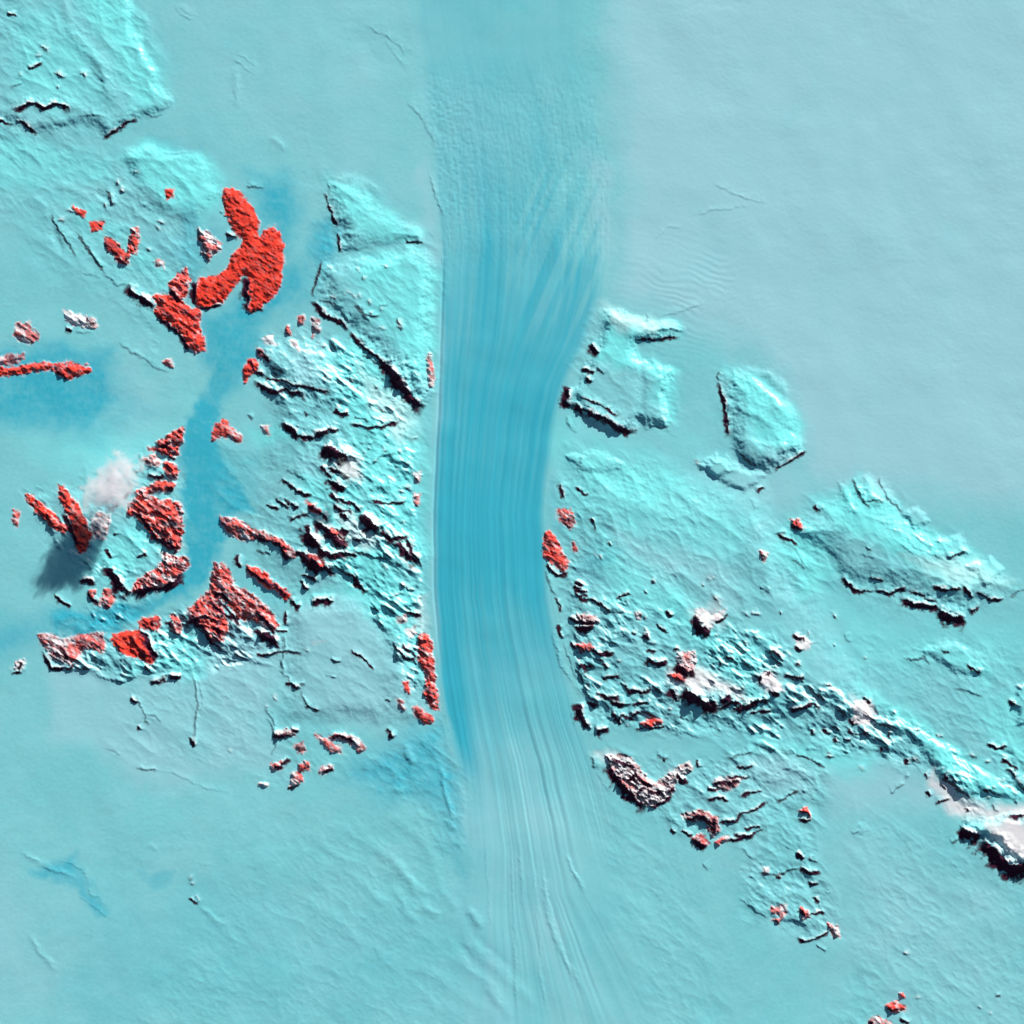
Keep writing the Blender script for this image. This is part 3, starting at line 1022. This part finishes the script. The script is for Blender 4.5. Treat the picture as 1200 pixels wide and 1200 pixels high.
def scarp(h, L, pts):
    w = window(pts, L * 2.5 + 4)
    d, side, t = seg_field(pts, w)
    taper = np.clip(5 * np.minimum(t, 1 - t), 0, 1) ** 0.7
    hh = h * taper * np.clip(1 + 0.9 * JIT[w], .15, 2)
    up = np.exp(-(d / (.75 * L)) ** 1.3)
    face = 0.9 + 0.95 * h                    # width of the rock face below the crest
    dn = 1 - smooth(-.3 * face, face, d)
    dn = np.minimum(dn / (1 - smooth(-.3 * face, face, np.float32(0))), 1)
    H[w] += .6 * hh * np.where(side >= 0, up, dn)
    f2 = face * np.clip(1 + .95 * JIT[w], .3, 2) * (1.25 if h > 4 else .85)
    CLIFF[w] = np.maximum(CLIFF[w], np.clip((h - .8) / 1.1, 0, 1) * np.clip(taper * 1.6, 0, 1) * (side < 0) * (1 - smooth(.75 * f2 + .4, 1.35 * f2 + .8, d)))
    if h >= 2:
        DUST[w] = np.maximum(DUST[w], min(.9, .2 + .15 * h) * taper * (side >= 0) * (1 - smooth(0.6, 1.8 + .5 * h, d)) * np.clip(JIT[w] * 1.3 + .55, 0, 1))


def peak(h, r, p):
    w = window([p], r * 6 + 3)
    th = rng.uniform(-.2, 1.1)                     # most small crests run from upper left to lower right
    r = r * rng.uniform(.6, 1.25); st = rng.uniform(1.0, 2.6)
    dx, dy = XW[w] - p[0], YW[w] - p[1]
    q = (dx * math.cos(th) + dy * math.sin(th)) / st
    s = dx * math.sin(th) - dy * math.cos(th)
    rr = np.sqrt(np.where(s > 0, s / (1.8 * r), s / (0.75 * r)) ** 2 + (q / r) ** 2)
    k = np.clip(1 + .9 * JIT[w], .1, 2)
    H[w] += .5 * h * np.exp(-rr ** 1.3) * k
    CLIFF[w] = np.maximum(CLIFF[w], np.clip((h - 1.0) / 1.2, 0, 1) * np.clip(1.7 - rr, 0, 1) * (s < 0.15 * r) * np.clip(.7 + 1.5 * JIT[w], 0, 1))
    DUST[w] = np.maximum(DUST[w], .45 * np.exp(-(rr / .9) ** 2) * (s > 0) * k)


for tag, head, a, pts in parse(DATA):
    if tag == 'S':
        scarp(a[0], a[1], pts)
    elif tag == 'P':
        for p in pts:
            peak(a[0], a[1], p)
    elif tag == 'G':
        w = window(pts, a[1] * 3)
        d, _, t = seg_field(pts, w)
        H[w] += a[0] * np.exp(-(d / a[1]) ** 2) * np.clip(4 * np.minimum(t, 1 - t), 0, 1)
    elif tag == 'M':
        w = window(pts, 12)
        H[w] += a[0] * smooth(0, a[1], poly_sd(pts, w) + .6 * WX2[w] + .3 * JIT[w] * 5)
    elif tag in MASKS:
        w = window(pts, a[1] + 9)
        v = a[0] * smooth(-a[1], a[1], poly_sd(pts, w, True))
        M = MASKS[tag]
        M[w] = np.maximum(M[w], v) if a[0] > 0 else M[w] * (1 + v)

# ------------------------------------------------------------------ the trunk glacier: flow coordinates
def curve(tab, y):
    k = sorted(tab); return np.interp(y, k, [tab[i] for i in k]).astype(np.float32)
XL = curve({-60: 478, 0: 482, 100: 498, 200: 512, 300: 518, 400: 515, 500: 511, 600: 506, 700: 507, 800: 516, 900: 532, 1000: 540, 1050: 530, 1200: 492, 1260: 475}, py)
XR = curve({-60: 675, 0: 680, 60: 678, 120: 700, 200: 713, 300: 712, 350: 704, 400: 690, 450: 665, 500: 652, 600: 639, 700: 645, 750: 655, 800: 668, 850: 682, 900: 700, 1000: 728, 1050: 750, 1200: 880, 1260: 930}, py)
INT = curve({-60: .22, 0: .24, 100: .26, 150: .28, 200: .34, 300: .56, 350: .8, 450: .86, 550: .97, 620: 1.06, 680: .98, 740: .80, 800: .62, 860: .46, 900: .25, 950: .1, 1260: .05}, py)
XLs, XRs = XL[:, None], XR[:, None]
wob = 3 * fbm(XX / 60, YY / 40, 55, 3)
uu = (XX + wob * .5 - XLs) / (XRs - XLs)
soft_l = .25 * smooth(820, 960, YY)
soft_l = soft_l + .05 * smooth(220, 60, YY)
edge = smooth(-0.02 - soft_l, 0.03 + soft_l, uu) * (1 - smooth(0.9, 1.03, uu))
wid = XRs - XLs
streak = vnoise(uu * 34, YY / 260 + 3, 71) * .5 + vnoise(uu * 62 + 5, YY / 180, 72) * .35 + vnoise(uu * 14, YY / 400, 73) * .5
reach = vnoise(uu * 11 + 3, YY / 500, 74) * (26 + 55 * smooth(520, 380, YY)) + vnoise(uu * 31, YY / 300, 75) * (14 + 26 * smooth(520, 380, YY))     # blue fingers of uneven length
INT2 = np.interp((YY + reach).ravel(), py, INT).reshape(YY.shape).astype(np.float32)
blue_t = INT2 * (1 + .15 * streak * smooth(0, 240, YY) + .05 * vnoise(uu * 95, YY / 60, 76))
blue_t *= 1 - .30 * smooth(.35, .9, uu) * smooth(700, 800, YY)
blue_t *= 1 - .25 * smooth(.06, .0, uu) - .2 * smooth(.93, 1., uu)
topfade = smooth(330, 60, YY)
blue_t *= 1 - .35 * smooth(.55, .95, uu) * smooth(400, 150, YY) * (YY > -99)
blue_t -= .34 * np.clip(1.6 * vnoise((XX - .42 * (400 - YY)) / 7, YY / 120, 77) + .25, 0, 1) * smooth(.35, .6, uu) * smooth(440, 330, YY) * smooth(120, 260, YY)
left_blue = smooth(.18, 0, np.abs(uu - .07)) * smooth(700, 820, YY) * smooth(980, 860, YY) * .55
BLUE[:] = np.maximum(BLUE, np.clip((blue_t + left_blue) * edge, 0, 1.1))
lower = smooth(820, 900, YY) * smooth(.03, .25, uu) * (1 - smooth(.45, .75, uu))
GREY[:] = np.maximum(GREY * (1 - .3 * lower), .30 * lower + .42 * streak * lower)
# flow stripes and cross crevasses as relief
am = smooth(-.03, .03 + .25 * smooth(850, 950, YY), uu) * (1 - smooth(.97, 1.05, uu))
lowl = smooth(760, 960, YY) * (1 - .5 * smooth(1060, 1200, YY))
fine = vnoise(uu * wid.clip(0, 400) / 3.2 * 0 + uu * 48, YY / 300, 81) * .28 + vnoise(uu * 22 + 8, YY / 420, 82) * .6
fine = fine + .22 * vnoise(uu * 90, YY / 140, 83)
am2 = am * (1 - smooth(.42, .85, uu) * smooth(900, 1050, YY))
H += am2 * (.25 + .75 * smooth(20, 260, YY)) * fine * (0.30 + 0.50 * lowl * smooth(.2, .4, uu)) * (0.75 + .25 * smooth(60, 260, YY))
crev = vnoise(XX / 7 + wob * .3, YY / 2.6, 91) * .03 * smooth(60, 130, YY) * smooth(340, 230, YY)
crev2 = vnoise(XX / 4, YY / 3.2, 92) * .16 * smooth(60, 130, YY) * smooth(340, 200, YY) * (1 - .55 * smooth(.1, .3, uu))
H += am * (crev + crev2)
grain = np.clip(vnoise(XX / 2.0, YY / 5.5, 94), -1, .4) * .12 * smooth(50, 120, YY) * smooth(360, 260, YY)
H += am * grain
# pressure ripples in the plain around the right headlands
rp = np.exp(-((XX - 815) / 75) ** 2 - ((YY - 350) / 85) ** 2)
H += .08 * np.clip(.4 + 1.4 * fbm(XX / 40, YY / 40, 98, 2), 0, 1) * rp * np.sin((YY + .28 * np.abs(XX - 850) + 9 * fbm(XX / 30, YY / 30, 97, 2)) * 2 * math.pi / 8.5)
H -= .7 * np.exp(-((XX + wob * .3 - XLs - 2) / 1.6) ** 2) * smooth(280, 340, YY) * smooth(800, 700, YY)
GREY[:] = np.maximum(GREY, .8 * np.exp(-((XX + wob * .3 - XLs - 4) / 5) ** 2) * smooth(300, 420, YY) * smooth(820, 700, YY))
BLUE *= 1 - .25 * np.exp(-((XX + wob * .3 - XLs - 4) / 4) ** 2) * smooth(300, 420, YY) * smooth(820, 700, YY)

# ------------------------------------------------------------------ general relief
H += 1.0 * fbm(XX / 90, YY / 90, 11, 3) 
ang = math.radians(38)                    # drainage runs from upper left to lower right
xa = XX * math.cos(ang) + YY * math.sin(ang); ya = -XX * math.sin(ang) + YY * math.cos(ang)
on_land = smooth(0, .12, ROUGH)
ridge = fbm(xa / 26, ya / 13, 21, 5, .55, True)
finer = fbm(xa / 9, ya / 5, 41, 3, .6)
calm = .45 + .75 * smooth(-.35, .45, fbm(XX / 34, YY / 34, 29, 2))
wide = fbm(xa / 48, ya / 26, 25, 3, .5, True)
crag = np.clip(.62 * fbm(xa / 62, ya / 30, 27, 4, .55, True) + .38 * fbm(xa / 26, ya / 14, 37, 3, .5, True), -.3, 1)
H += ROUGH * (.9 * ridge * calm + 1.6 * wide + .35 * finer * calm) + 8.2 * smooth(.7, 1.05, ROUGH) * crag * smooth(-.2, .35, fbm(XX / 45, YY / 45, 31, 3)) + .5 * smooth(.75, 1, ROUGH) * ridge
plain = 1 - np.clip(am + 0, 0, 1)
H += plain * ((.06 + .16 * smooth(-.1, .5, fbm(XX / 70, YY / 70, 68, 3))) * fbm(XX / 24, YY / 15, 61, 4, .55) + .05 * fbm(XX / 3.5, YY / 2.5, 65, 2))
H += smooth(620, 1000, YY) * (1 - am) * .22 * fbm(xa / 14, ya / 34, 66, 3, .5)

# ------------------------------------------------------------------ rock outcrops
rocks = []
OWNER = np.zeros((NY, NX), np.int32)      # 0 ice sheet
for tag, head, a, pts in parse(ROCKS):
    name, label, group = (head.split('|') + [''])[:3]
    h = a[0] if a else 2.0
    bare = a[1] if len(a) > 1 else .95
    rel = a[2] if len(a) > 2 else 1.0
    c = np.array(pts).mean(0)
    if len(pts) >= 3:
        w = window(pts, 9)
        sd = poly_sd(pts, w) + .7
        sd = sd + 1.3 * vnoise(XX[w] / 2.6, YY[w] / 2.6, 281) * smooth(1.5, 5, np.float32(sd.max()))
        size = max(2.0, min(10.0, float(sd.max())))
        m = smooth(-1.3, 1.2, sd)
        fine_r = fbm(xa[w] / 11, ya[w] / 6, 211, 4, .58, True)
        H[w] += .62 * h * smooth(-0.8, size * .9, sd) + m * rel * (h * .62 * fine_r + h * .2 * fbm(xa[w] / 11, ya[w] / 6, 215, 2))
        n1 = fbm(xa[w] / 9 + 40, ya[w] / 4, 251, 4, .6)
        patch = np.clip(.5 + 1.6 * n1 + 2.6 * (bare - .55), 0, 1)
        ROCK[w] = np.maximum(ROCK[w], m * patch)
        speck = smooth(.4, .8, vnoise(xa[w] / 4.5, ya[w] / 2.6, 291)) * m * np.clip(1.3 - bare, .15, 1)
        ROCK[w] = np.where(m > .5, ROCK[w] * (1 - .55 * speck), ROCK[w])
        DUST[w] = np.maximum(DUST[w], .7 * speck)
        pale = np.clip(.1 + 1.3 * n1, 0, 1) * np.clip(1.05 - bare, 0, 1)
        DUST[w] = np.maximum(DUST[w], smooth(-3.2, -.2, sd) * .45 * np.clip(.3 + 1.3 * JIT[w], 0, 1) + m * (1 - patch) * .75)
        ROCK[w] = np.where(m > .3, ROCK[w] * (1 - .7 * pale), ROCK[w])
        dk = np.clip(-fbm(xa[w] / 16, ya[w] / 7, 271, 4, .6) * 2.6 + .12 + 2.0 * (.75 - bare) + .9 * (rel - 1), 0, 1) * m
        MAROON[w] = np.maximum(MAROON[w], dk)
        OWNER[w][sd > -.2] = len(rocks) + 1
    rocks.append((name, label, group))
NR = len(rocks)

# steep faces turned away from the wind and sun are bare dark rock
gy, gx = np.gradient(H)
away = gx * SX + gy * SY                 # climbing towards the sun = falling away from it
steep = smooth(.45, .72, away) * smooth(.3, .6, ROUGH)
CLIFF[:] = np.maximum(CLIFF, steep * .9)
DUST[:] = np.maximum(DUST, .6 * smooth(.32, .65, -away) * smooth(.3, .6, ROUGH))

mounts = []
LAND = np.zeros((NY, NX), np.int32)
for tag, head, a, pts in parse(MOUNTAINS):
    name, label, group = (head.split('|') + [''])[:3]
    w = window(pts, 5)
    LAND[w][inside(pts, w)] = NR + 1 + len(mounts)
    mounts.append((name, label, group))
OWNER = np.where(OWNER > 0, OWNER, LAND)
NM = len(mounts)
GL = NR + NM + 1
OWNER[(OWNER == 0) & (uu > 0) & (uu < 1)] = GL

BLUE[:] = np.clip(BLUE * (1 + (.30 * fbm(XX / 16, YY / 9, 306, 4, .65) + .12 * vnoise(XX / 2.5, YY / 5, 309)) * (1 - am)) + .10 * fbm(XX / 40, YY / 40, 303, 4) * (BLUE > .02) - .06 * on_land, 0, 1.1)
GREY[:] = np.clip(GREY + .08 + .26 * fbm(XX / 46, YY / 46, 313, 4, .6), 0, 1)
FRESH[:] = np.clip(FRESH * (1 + .3 * fbm(XX / 20, YY / 20, 323, 3)), 0, 1)
CLIFF[:] = np.clip(CLIFF, 0, 1); ROCK[:] = np.clip(ROCK, 0, 1); DUST[:] = np.clip(DUST, 0, 1)

# ------------------------------------------------------------------ materials
def mix(nt, fac, a, b):
    n = nt.nodes.new("ShaderNodeMix"); n.data_type = 'RGBA'
    for sock, v in ((n.inputs[0], fac), (n.inputs[6], a), (n.inputs[7], b)):
        if isinstance(v, (tuple, float)):
            sock.default_value = (*v, 1) if isinstance(v, tuple) else v
        else:
            nt.links.new(v, sock)
    return n.outputs[2]


def ground_material(name, rough):
    m = bpy.data.materials.new(name); m.use_nodes = True
    nt = m.node_tree
    b = nt.nodes["Principled BSDF"]
    def at(k):
        n = nt.nodes.new("ShaderNodeAttribute"); n.attribute_name = k
        return n.outputs["Fac"]
    tc = nt.nodes.new("ShaderNodeTexCoord")
    nz = nt.nodes.new("ShaderNodeTexNoise"); nz.inputs["Scale"].default_value = 2.2; nz.inputs["Detail"].default_value = 5
    nt.links.new(tc.outputs["Object"], nz.inputs["Vector"])
    rampn = nt.nodes.new("ShaderNodeMapRange")
    rampn.inputs[1].default_value = .3; rampn.inputs[2].default_value = .7
    nt.links.new(nz.outputs["Fac"], rampn.inputs[0])
    snow = mix(nt, rampn.outputs[0], (.215, .685, .745), (.250, .72, .775))
    c = mix(nt, at("firn"), snow, (.385, .75, .835))
    c = mix(nt, at("fresh"), c, (.23, .93, .95))
    c = mix(nt, at("blue_ice"), c, (.048, .51, .665))
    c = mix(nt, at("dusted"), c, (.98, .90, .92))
    rock = mix(nt, rampn.outputs[0], (.82, .045, .03), (.99, .085, .05))
    n2 = nt.nodes.new("ShaderNodeTexNoise"); n2.inputs["Scale"].default_value = .9; n2.inputs["Detail"].default_value = 4
    nt.links.new(tc.outputs["Object"], n2.inputs["Vector"])
    r2 = nt.nodes.new("ShaderNodeMapRange"); r2.inputs[1].default_value = .52; r2.inputs[2].default_value = .66; r2.inputs[4].default_value = .75
    nt.links.new(n2.outputs["Fac"], r2.inputs[0])
    rock = mix(nt, r2.outputs[0], rock, (.60, .075, .06))
    rock = mix(nt, at("maroon"), rock, (.33, .05, .055))
    c = mix(nt, at("bare_rock"), c, rock)
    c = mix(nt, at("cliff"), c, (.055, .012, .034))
    nt.links.new(c, b.inputs["Base Color"])
    b.inputs["Roughness"].default_value = rough
    b.inputs["Specular IOR Level"].default_value = .15
    return m


M_snow = ground_material("snow_and_rock", .85)
M_ice = ground_material("glacier_ice", .7)
M_rock = ground_material("outcrop_rock", .9)

# ------------------------------------------------------------------ meshes
rim = np.minimum(np.minimum(XX - X0, X0 + NX - 1 - XX), np.minimum(YY - Y0, Y0 + NY - 1 - YY))
H *= smooth(0, 45, rim)                   # the survey settles into the plain beyond the frame
Z = H * U
VX = (XX - 600) * U; VY = (600 - YY) * U
co = np.stack([VX, VY, Z], -1).reshape(-1, 3).astype(np.float32)
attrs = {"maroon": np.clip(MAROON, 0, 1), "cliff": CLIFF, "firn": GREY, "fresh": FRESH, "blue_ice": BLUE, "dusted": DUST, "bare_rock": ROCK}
fo = OWNER[:-1, :-1].ravel()
fc = CLIFF[:-1, :-1].ravel() > .5
fs = ((DUST > .45) & (ROCK < .4))[:-1, :-1].ravel()
idx = np.arange(NX * NY).reshape(NY, NX)
quads = np.stack([idx[:-1, :-1], idx[1:, :-1], idx[1:, 1:], idx[:-1, 1:]], -1).reshape(-1, 4)


def build(name, q, mat, parent=None, skirt=0.0, origin=(0, 0, 0)):
    uq, inv = np.unique(q, return_inverse=True)
    f = inv.reshape(-1, 4)
    v = co[uq]
    av = {k: a.ravel()[uq] for k, a in attrs.items()}
    if skirt:
        e = np.concatenate([f[:, [0, 1]], f[:, [1, 2]], f[:, [2, 3]], f[:, [3, 0]]])
        key = np.sort(e, 1); key = key[:, 0].astype(np.int64) * len(v) + key[:, 1]
        _, first, cnt = np.unique(key, return_index=True, return_counts=True)
        be = e[first[cnt == 1]]
        n = len(v); k = len(be)
        top = v[be.ravel()]; bot = top.copy(); bot[:, 2] -= skirt
        i = np.arange(k)
        sf = np.stack([n + 2 * i + 1, n + 2 * i, n + 2 * k + 2 * i, n + 2 * k + 2 * i + 1], -1)
        v = np.concatenate([v, top, bot]); f = np.concatenate([f, sf])
        for kk in av:
            av[kk] = np.concatenate([av[kk], av[kk][be.ravel()], av[kk][be.ravel()]])
    v = v - np.array(origin, np.float32)
    me = bpy.data.meshes.new(name)
    me.vertices.add(len(v)); me.vertices.foreach_set("co", v.astype(np.float32).ravel())
    me.loops.add(f.size); me.loops.foreach_set("vertex_index", f.astype(np.int32).ravel())
    me.polygons.add(len(f))
    me.polygons.foreach_set("loop_start", np.arange(0, f.size, 4, dtype=np.int32))
    me.polygons.foreach_set("loop_total", np.full(len(f), 4, np.int32))
    me.update(calc_edges=True)
    me.polygons.foreach_set("use_smooth", np.ones(len(f), bool))
    for kk, a in av.items():
        at = me.attributes.new(kk, 'FLOAT', 'POINT'); at.data.foreach_set("value", a.astype(np.float32))
    me.materials.append(mat)
    o = bpy.data.objects.new(name, me)
    o.location = origin
    scene.collection.objects.link(o)
    o.parent = parent
    return o


def clusters(sel, least):
    """connected patches of grid cells"""
    left = set(np.nonzero(sel)[0].tolist()); out = []; n = NX - 1
    while left:
        st = [left.pop()]; comp = []
        while st:
            c = st.pop(); comp.append(c)
            for d in (1, -1, n, -n, n + 1, n - 1, -n + 1, -n - 1):
                if c + d in left:
                    left.discard(c + d); st.append(c + d)
        if len(comp) >= least:
            out.append(np.array(comp))
    return sorted(out, key=len, reverse=True)[:40]


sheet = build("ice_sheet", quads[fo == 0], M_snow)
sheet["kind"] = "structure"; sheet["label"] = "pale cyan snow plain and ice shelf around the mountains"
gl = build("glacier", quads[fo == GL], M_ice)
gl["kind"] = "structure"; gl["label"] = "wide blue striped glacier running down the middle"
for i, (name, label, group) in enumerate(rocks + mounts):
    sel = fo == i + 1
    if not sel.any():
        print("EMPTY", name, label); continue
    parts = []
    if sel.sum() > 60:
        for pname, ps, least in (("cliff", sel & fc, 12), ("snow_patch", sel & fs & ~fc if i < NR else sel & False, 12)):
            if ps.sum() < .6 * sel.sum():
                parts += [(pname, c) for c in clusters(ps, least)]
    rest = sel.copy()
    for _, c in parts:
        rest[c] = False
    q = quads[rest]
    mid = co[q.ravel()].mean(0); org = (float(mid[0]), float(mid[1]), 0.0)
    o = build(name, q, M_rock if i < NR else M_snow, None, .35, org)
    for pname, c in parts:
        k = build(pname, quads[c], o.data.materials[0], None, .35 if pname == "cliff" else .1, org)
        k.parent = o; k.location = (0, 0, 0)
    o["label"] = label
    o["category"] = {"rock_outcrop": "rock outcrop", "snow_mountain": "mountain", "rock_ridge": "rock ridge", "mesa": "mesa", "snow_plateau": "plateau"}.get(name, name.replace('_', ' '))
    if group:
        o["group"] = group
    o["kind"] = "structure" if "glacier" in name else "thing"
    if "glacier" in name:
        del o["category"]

# the plain goes on beyond the surveyed square, out to the horizon
far = bpy.data.meshes.new("snow_plain")
a = (600 + PAD) * U - .02; R = 900.0
vo = [(-a, -a), (a, -a), (a, a), (-a, a), (-R, -R), (R, -R), (R, R), (-R, R)]
far.from_pydata([(x, y, 0 if k < 4 else -6) for k, (x, y) in enumerate(vo)], [], [(4, 5, 1, 0), (5, 6, 2, 1), (6, 7, 3, 2), (7, 4, 0, 3)])
far.materials.append(M_snow)
fo_ = bpy.data.objects.new("snow_plain", far); scene.collection.objects.link(fo_)
fo_["kind"] = "structure"; fo_.location.z = -.004

# ------------------------------------------------------------------ clouds (volumes; they cast their own shade)
import bmesh
def cloud(name, label, x, y, z, rx, ry, rz, rot, dens, seed):
    bm = bmesh.new()
    bmesh.ops.create_icosphere(bm, subdivisions=5, radius=1)
    for v in bm.verts:
        p = v.co.copy()
        n = float(fbm(np.float32(p.x * 1.7 + 9 + seed), np.float32(p.y * 1.7 + p.z + 7), 400 + seed, 3))
        p *= 1 + .9 * n
        v.co = (p.x * rx, p.y * ry, p.z * rz)
    me = bpy.data.meshes.new(name); bm.to_mesh(me); bm.free()
    m = bpy.data.materials.new(name + "_vapour"); m.use_nodes = True
    nt = m.node_tree; nt.nodes.remove(nt.nodes["Principled BSDF"])
    out = nt.nodes["Material Output"]
    pv = nt.nodes.new("ShaderNodeVolumePrincipled")
    pv.inputs["Color"].default_value = (1, .975, .985, 1)
    pv.inputs["Anisotropy"].default_value = 0.1
    tc = nt.nodes.new("ShaderNodeTexCoord")
    mp = nt.nodes.new("ShaderNodeMapping"); nt.links.new(tc.outputs["Object"], mp.inputs[0])
    mp.inputs["Scale"].default_value = (1 / rx, 1 / ry, 1 / rz)
    ln = nt.nodes.new("ShaderNodeVectorMath"); ln.operation = 'LENGTH'; nt.links.new(mp.outputs[0], ln.inputs[0])
    nz = nt.nodes.new("ShaderNodeTexNoise"); nz.inputs["Scale"].default_value = .8; nz.inputs["Detail"].default_value = 6; nz.inputs["Roughness"].default_value = .62
    nt.links.new(tc.outputs["Object"], nz.inputs["Vector"])
    ad = nt.nodes.new("ShaderNodeMath"); ad.operation = 'MULTIPLY_ADD'; ad.inputs[1].default_value = 2.4
    nt.links.new(nz.outputs["Fac"], ad.inputs[0]); ad.inputs[2].default_value = -1.2
    sm = nt.nodes.new("ShaderNodeMath"); sm.operation = 'ADD'
    nt.links.new(ad.outputs[0], sm.inputs[0]); nt.links.new(ln.outputs["Value"], sm.inputs[1])
    mr = nt.nodes.new("ShaderNodeMapRange")
    mr.inputs[1].default_value = 1.0; mr.inputs[2].default_value = -.3; mr.inputs[3].default_value = 0; mr.inputs[4].default_value = dens
    nt.links.new(sm.outputs[0], mr.inputs[0]); nt.links.new(mr.outputs[0], pv.inputs["Density"])
    nt.links.new(pv.outputs[0], out.inputs["Volume"])
    me.materials.append(m)
    o = bpy.data.objects.new(name, me); scene.collection.objects.link(o)
    o.location = ((x - 600) * U, (600 - y) * U, z * U); o.rotation_euler.z = math.radians(rot)
    o["label"] = label; o["category"] = "cloud"; o["kind"] = "thing"
    o["group"] = "small clouds over the western mountains"
    return o

cloud("cloud", "small puffy pinkish white cloud above the left mountains, the larger of two", 132, 570, 44, 5.4, 2.9, 1.3, 52, 4.5, 1)
cloud("cloud", "tiny pinkish cloud over the dark snowy peaks beside the glacier", 411, 553, 34, 1.9, 1.1, .6, -50, 4, 5)
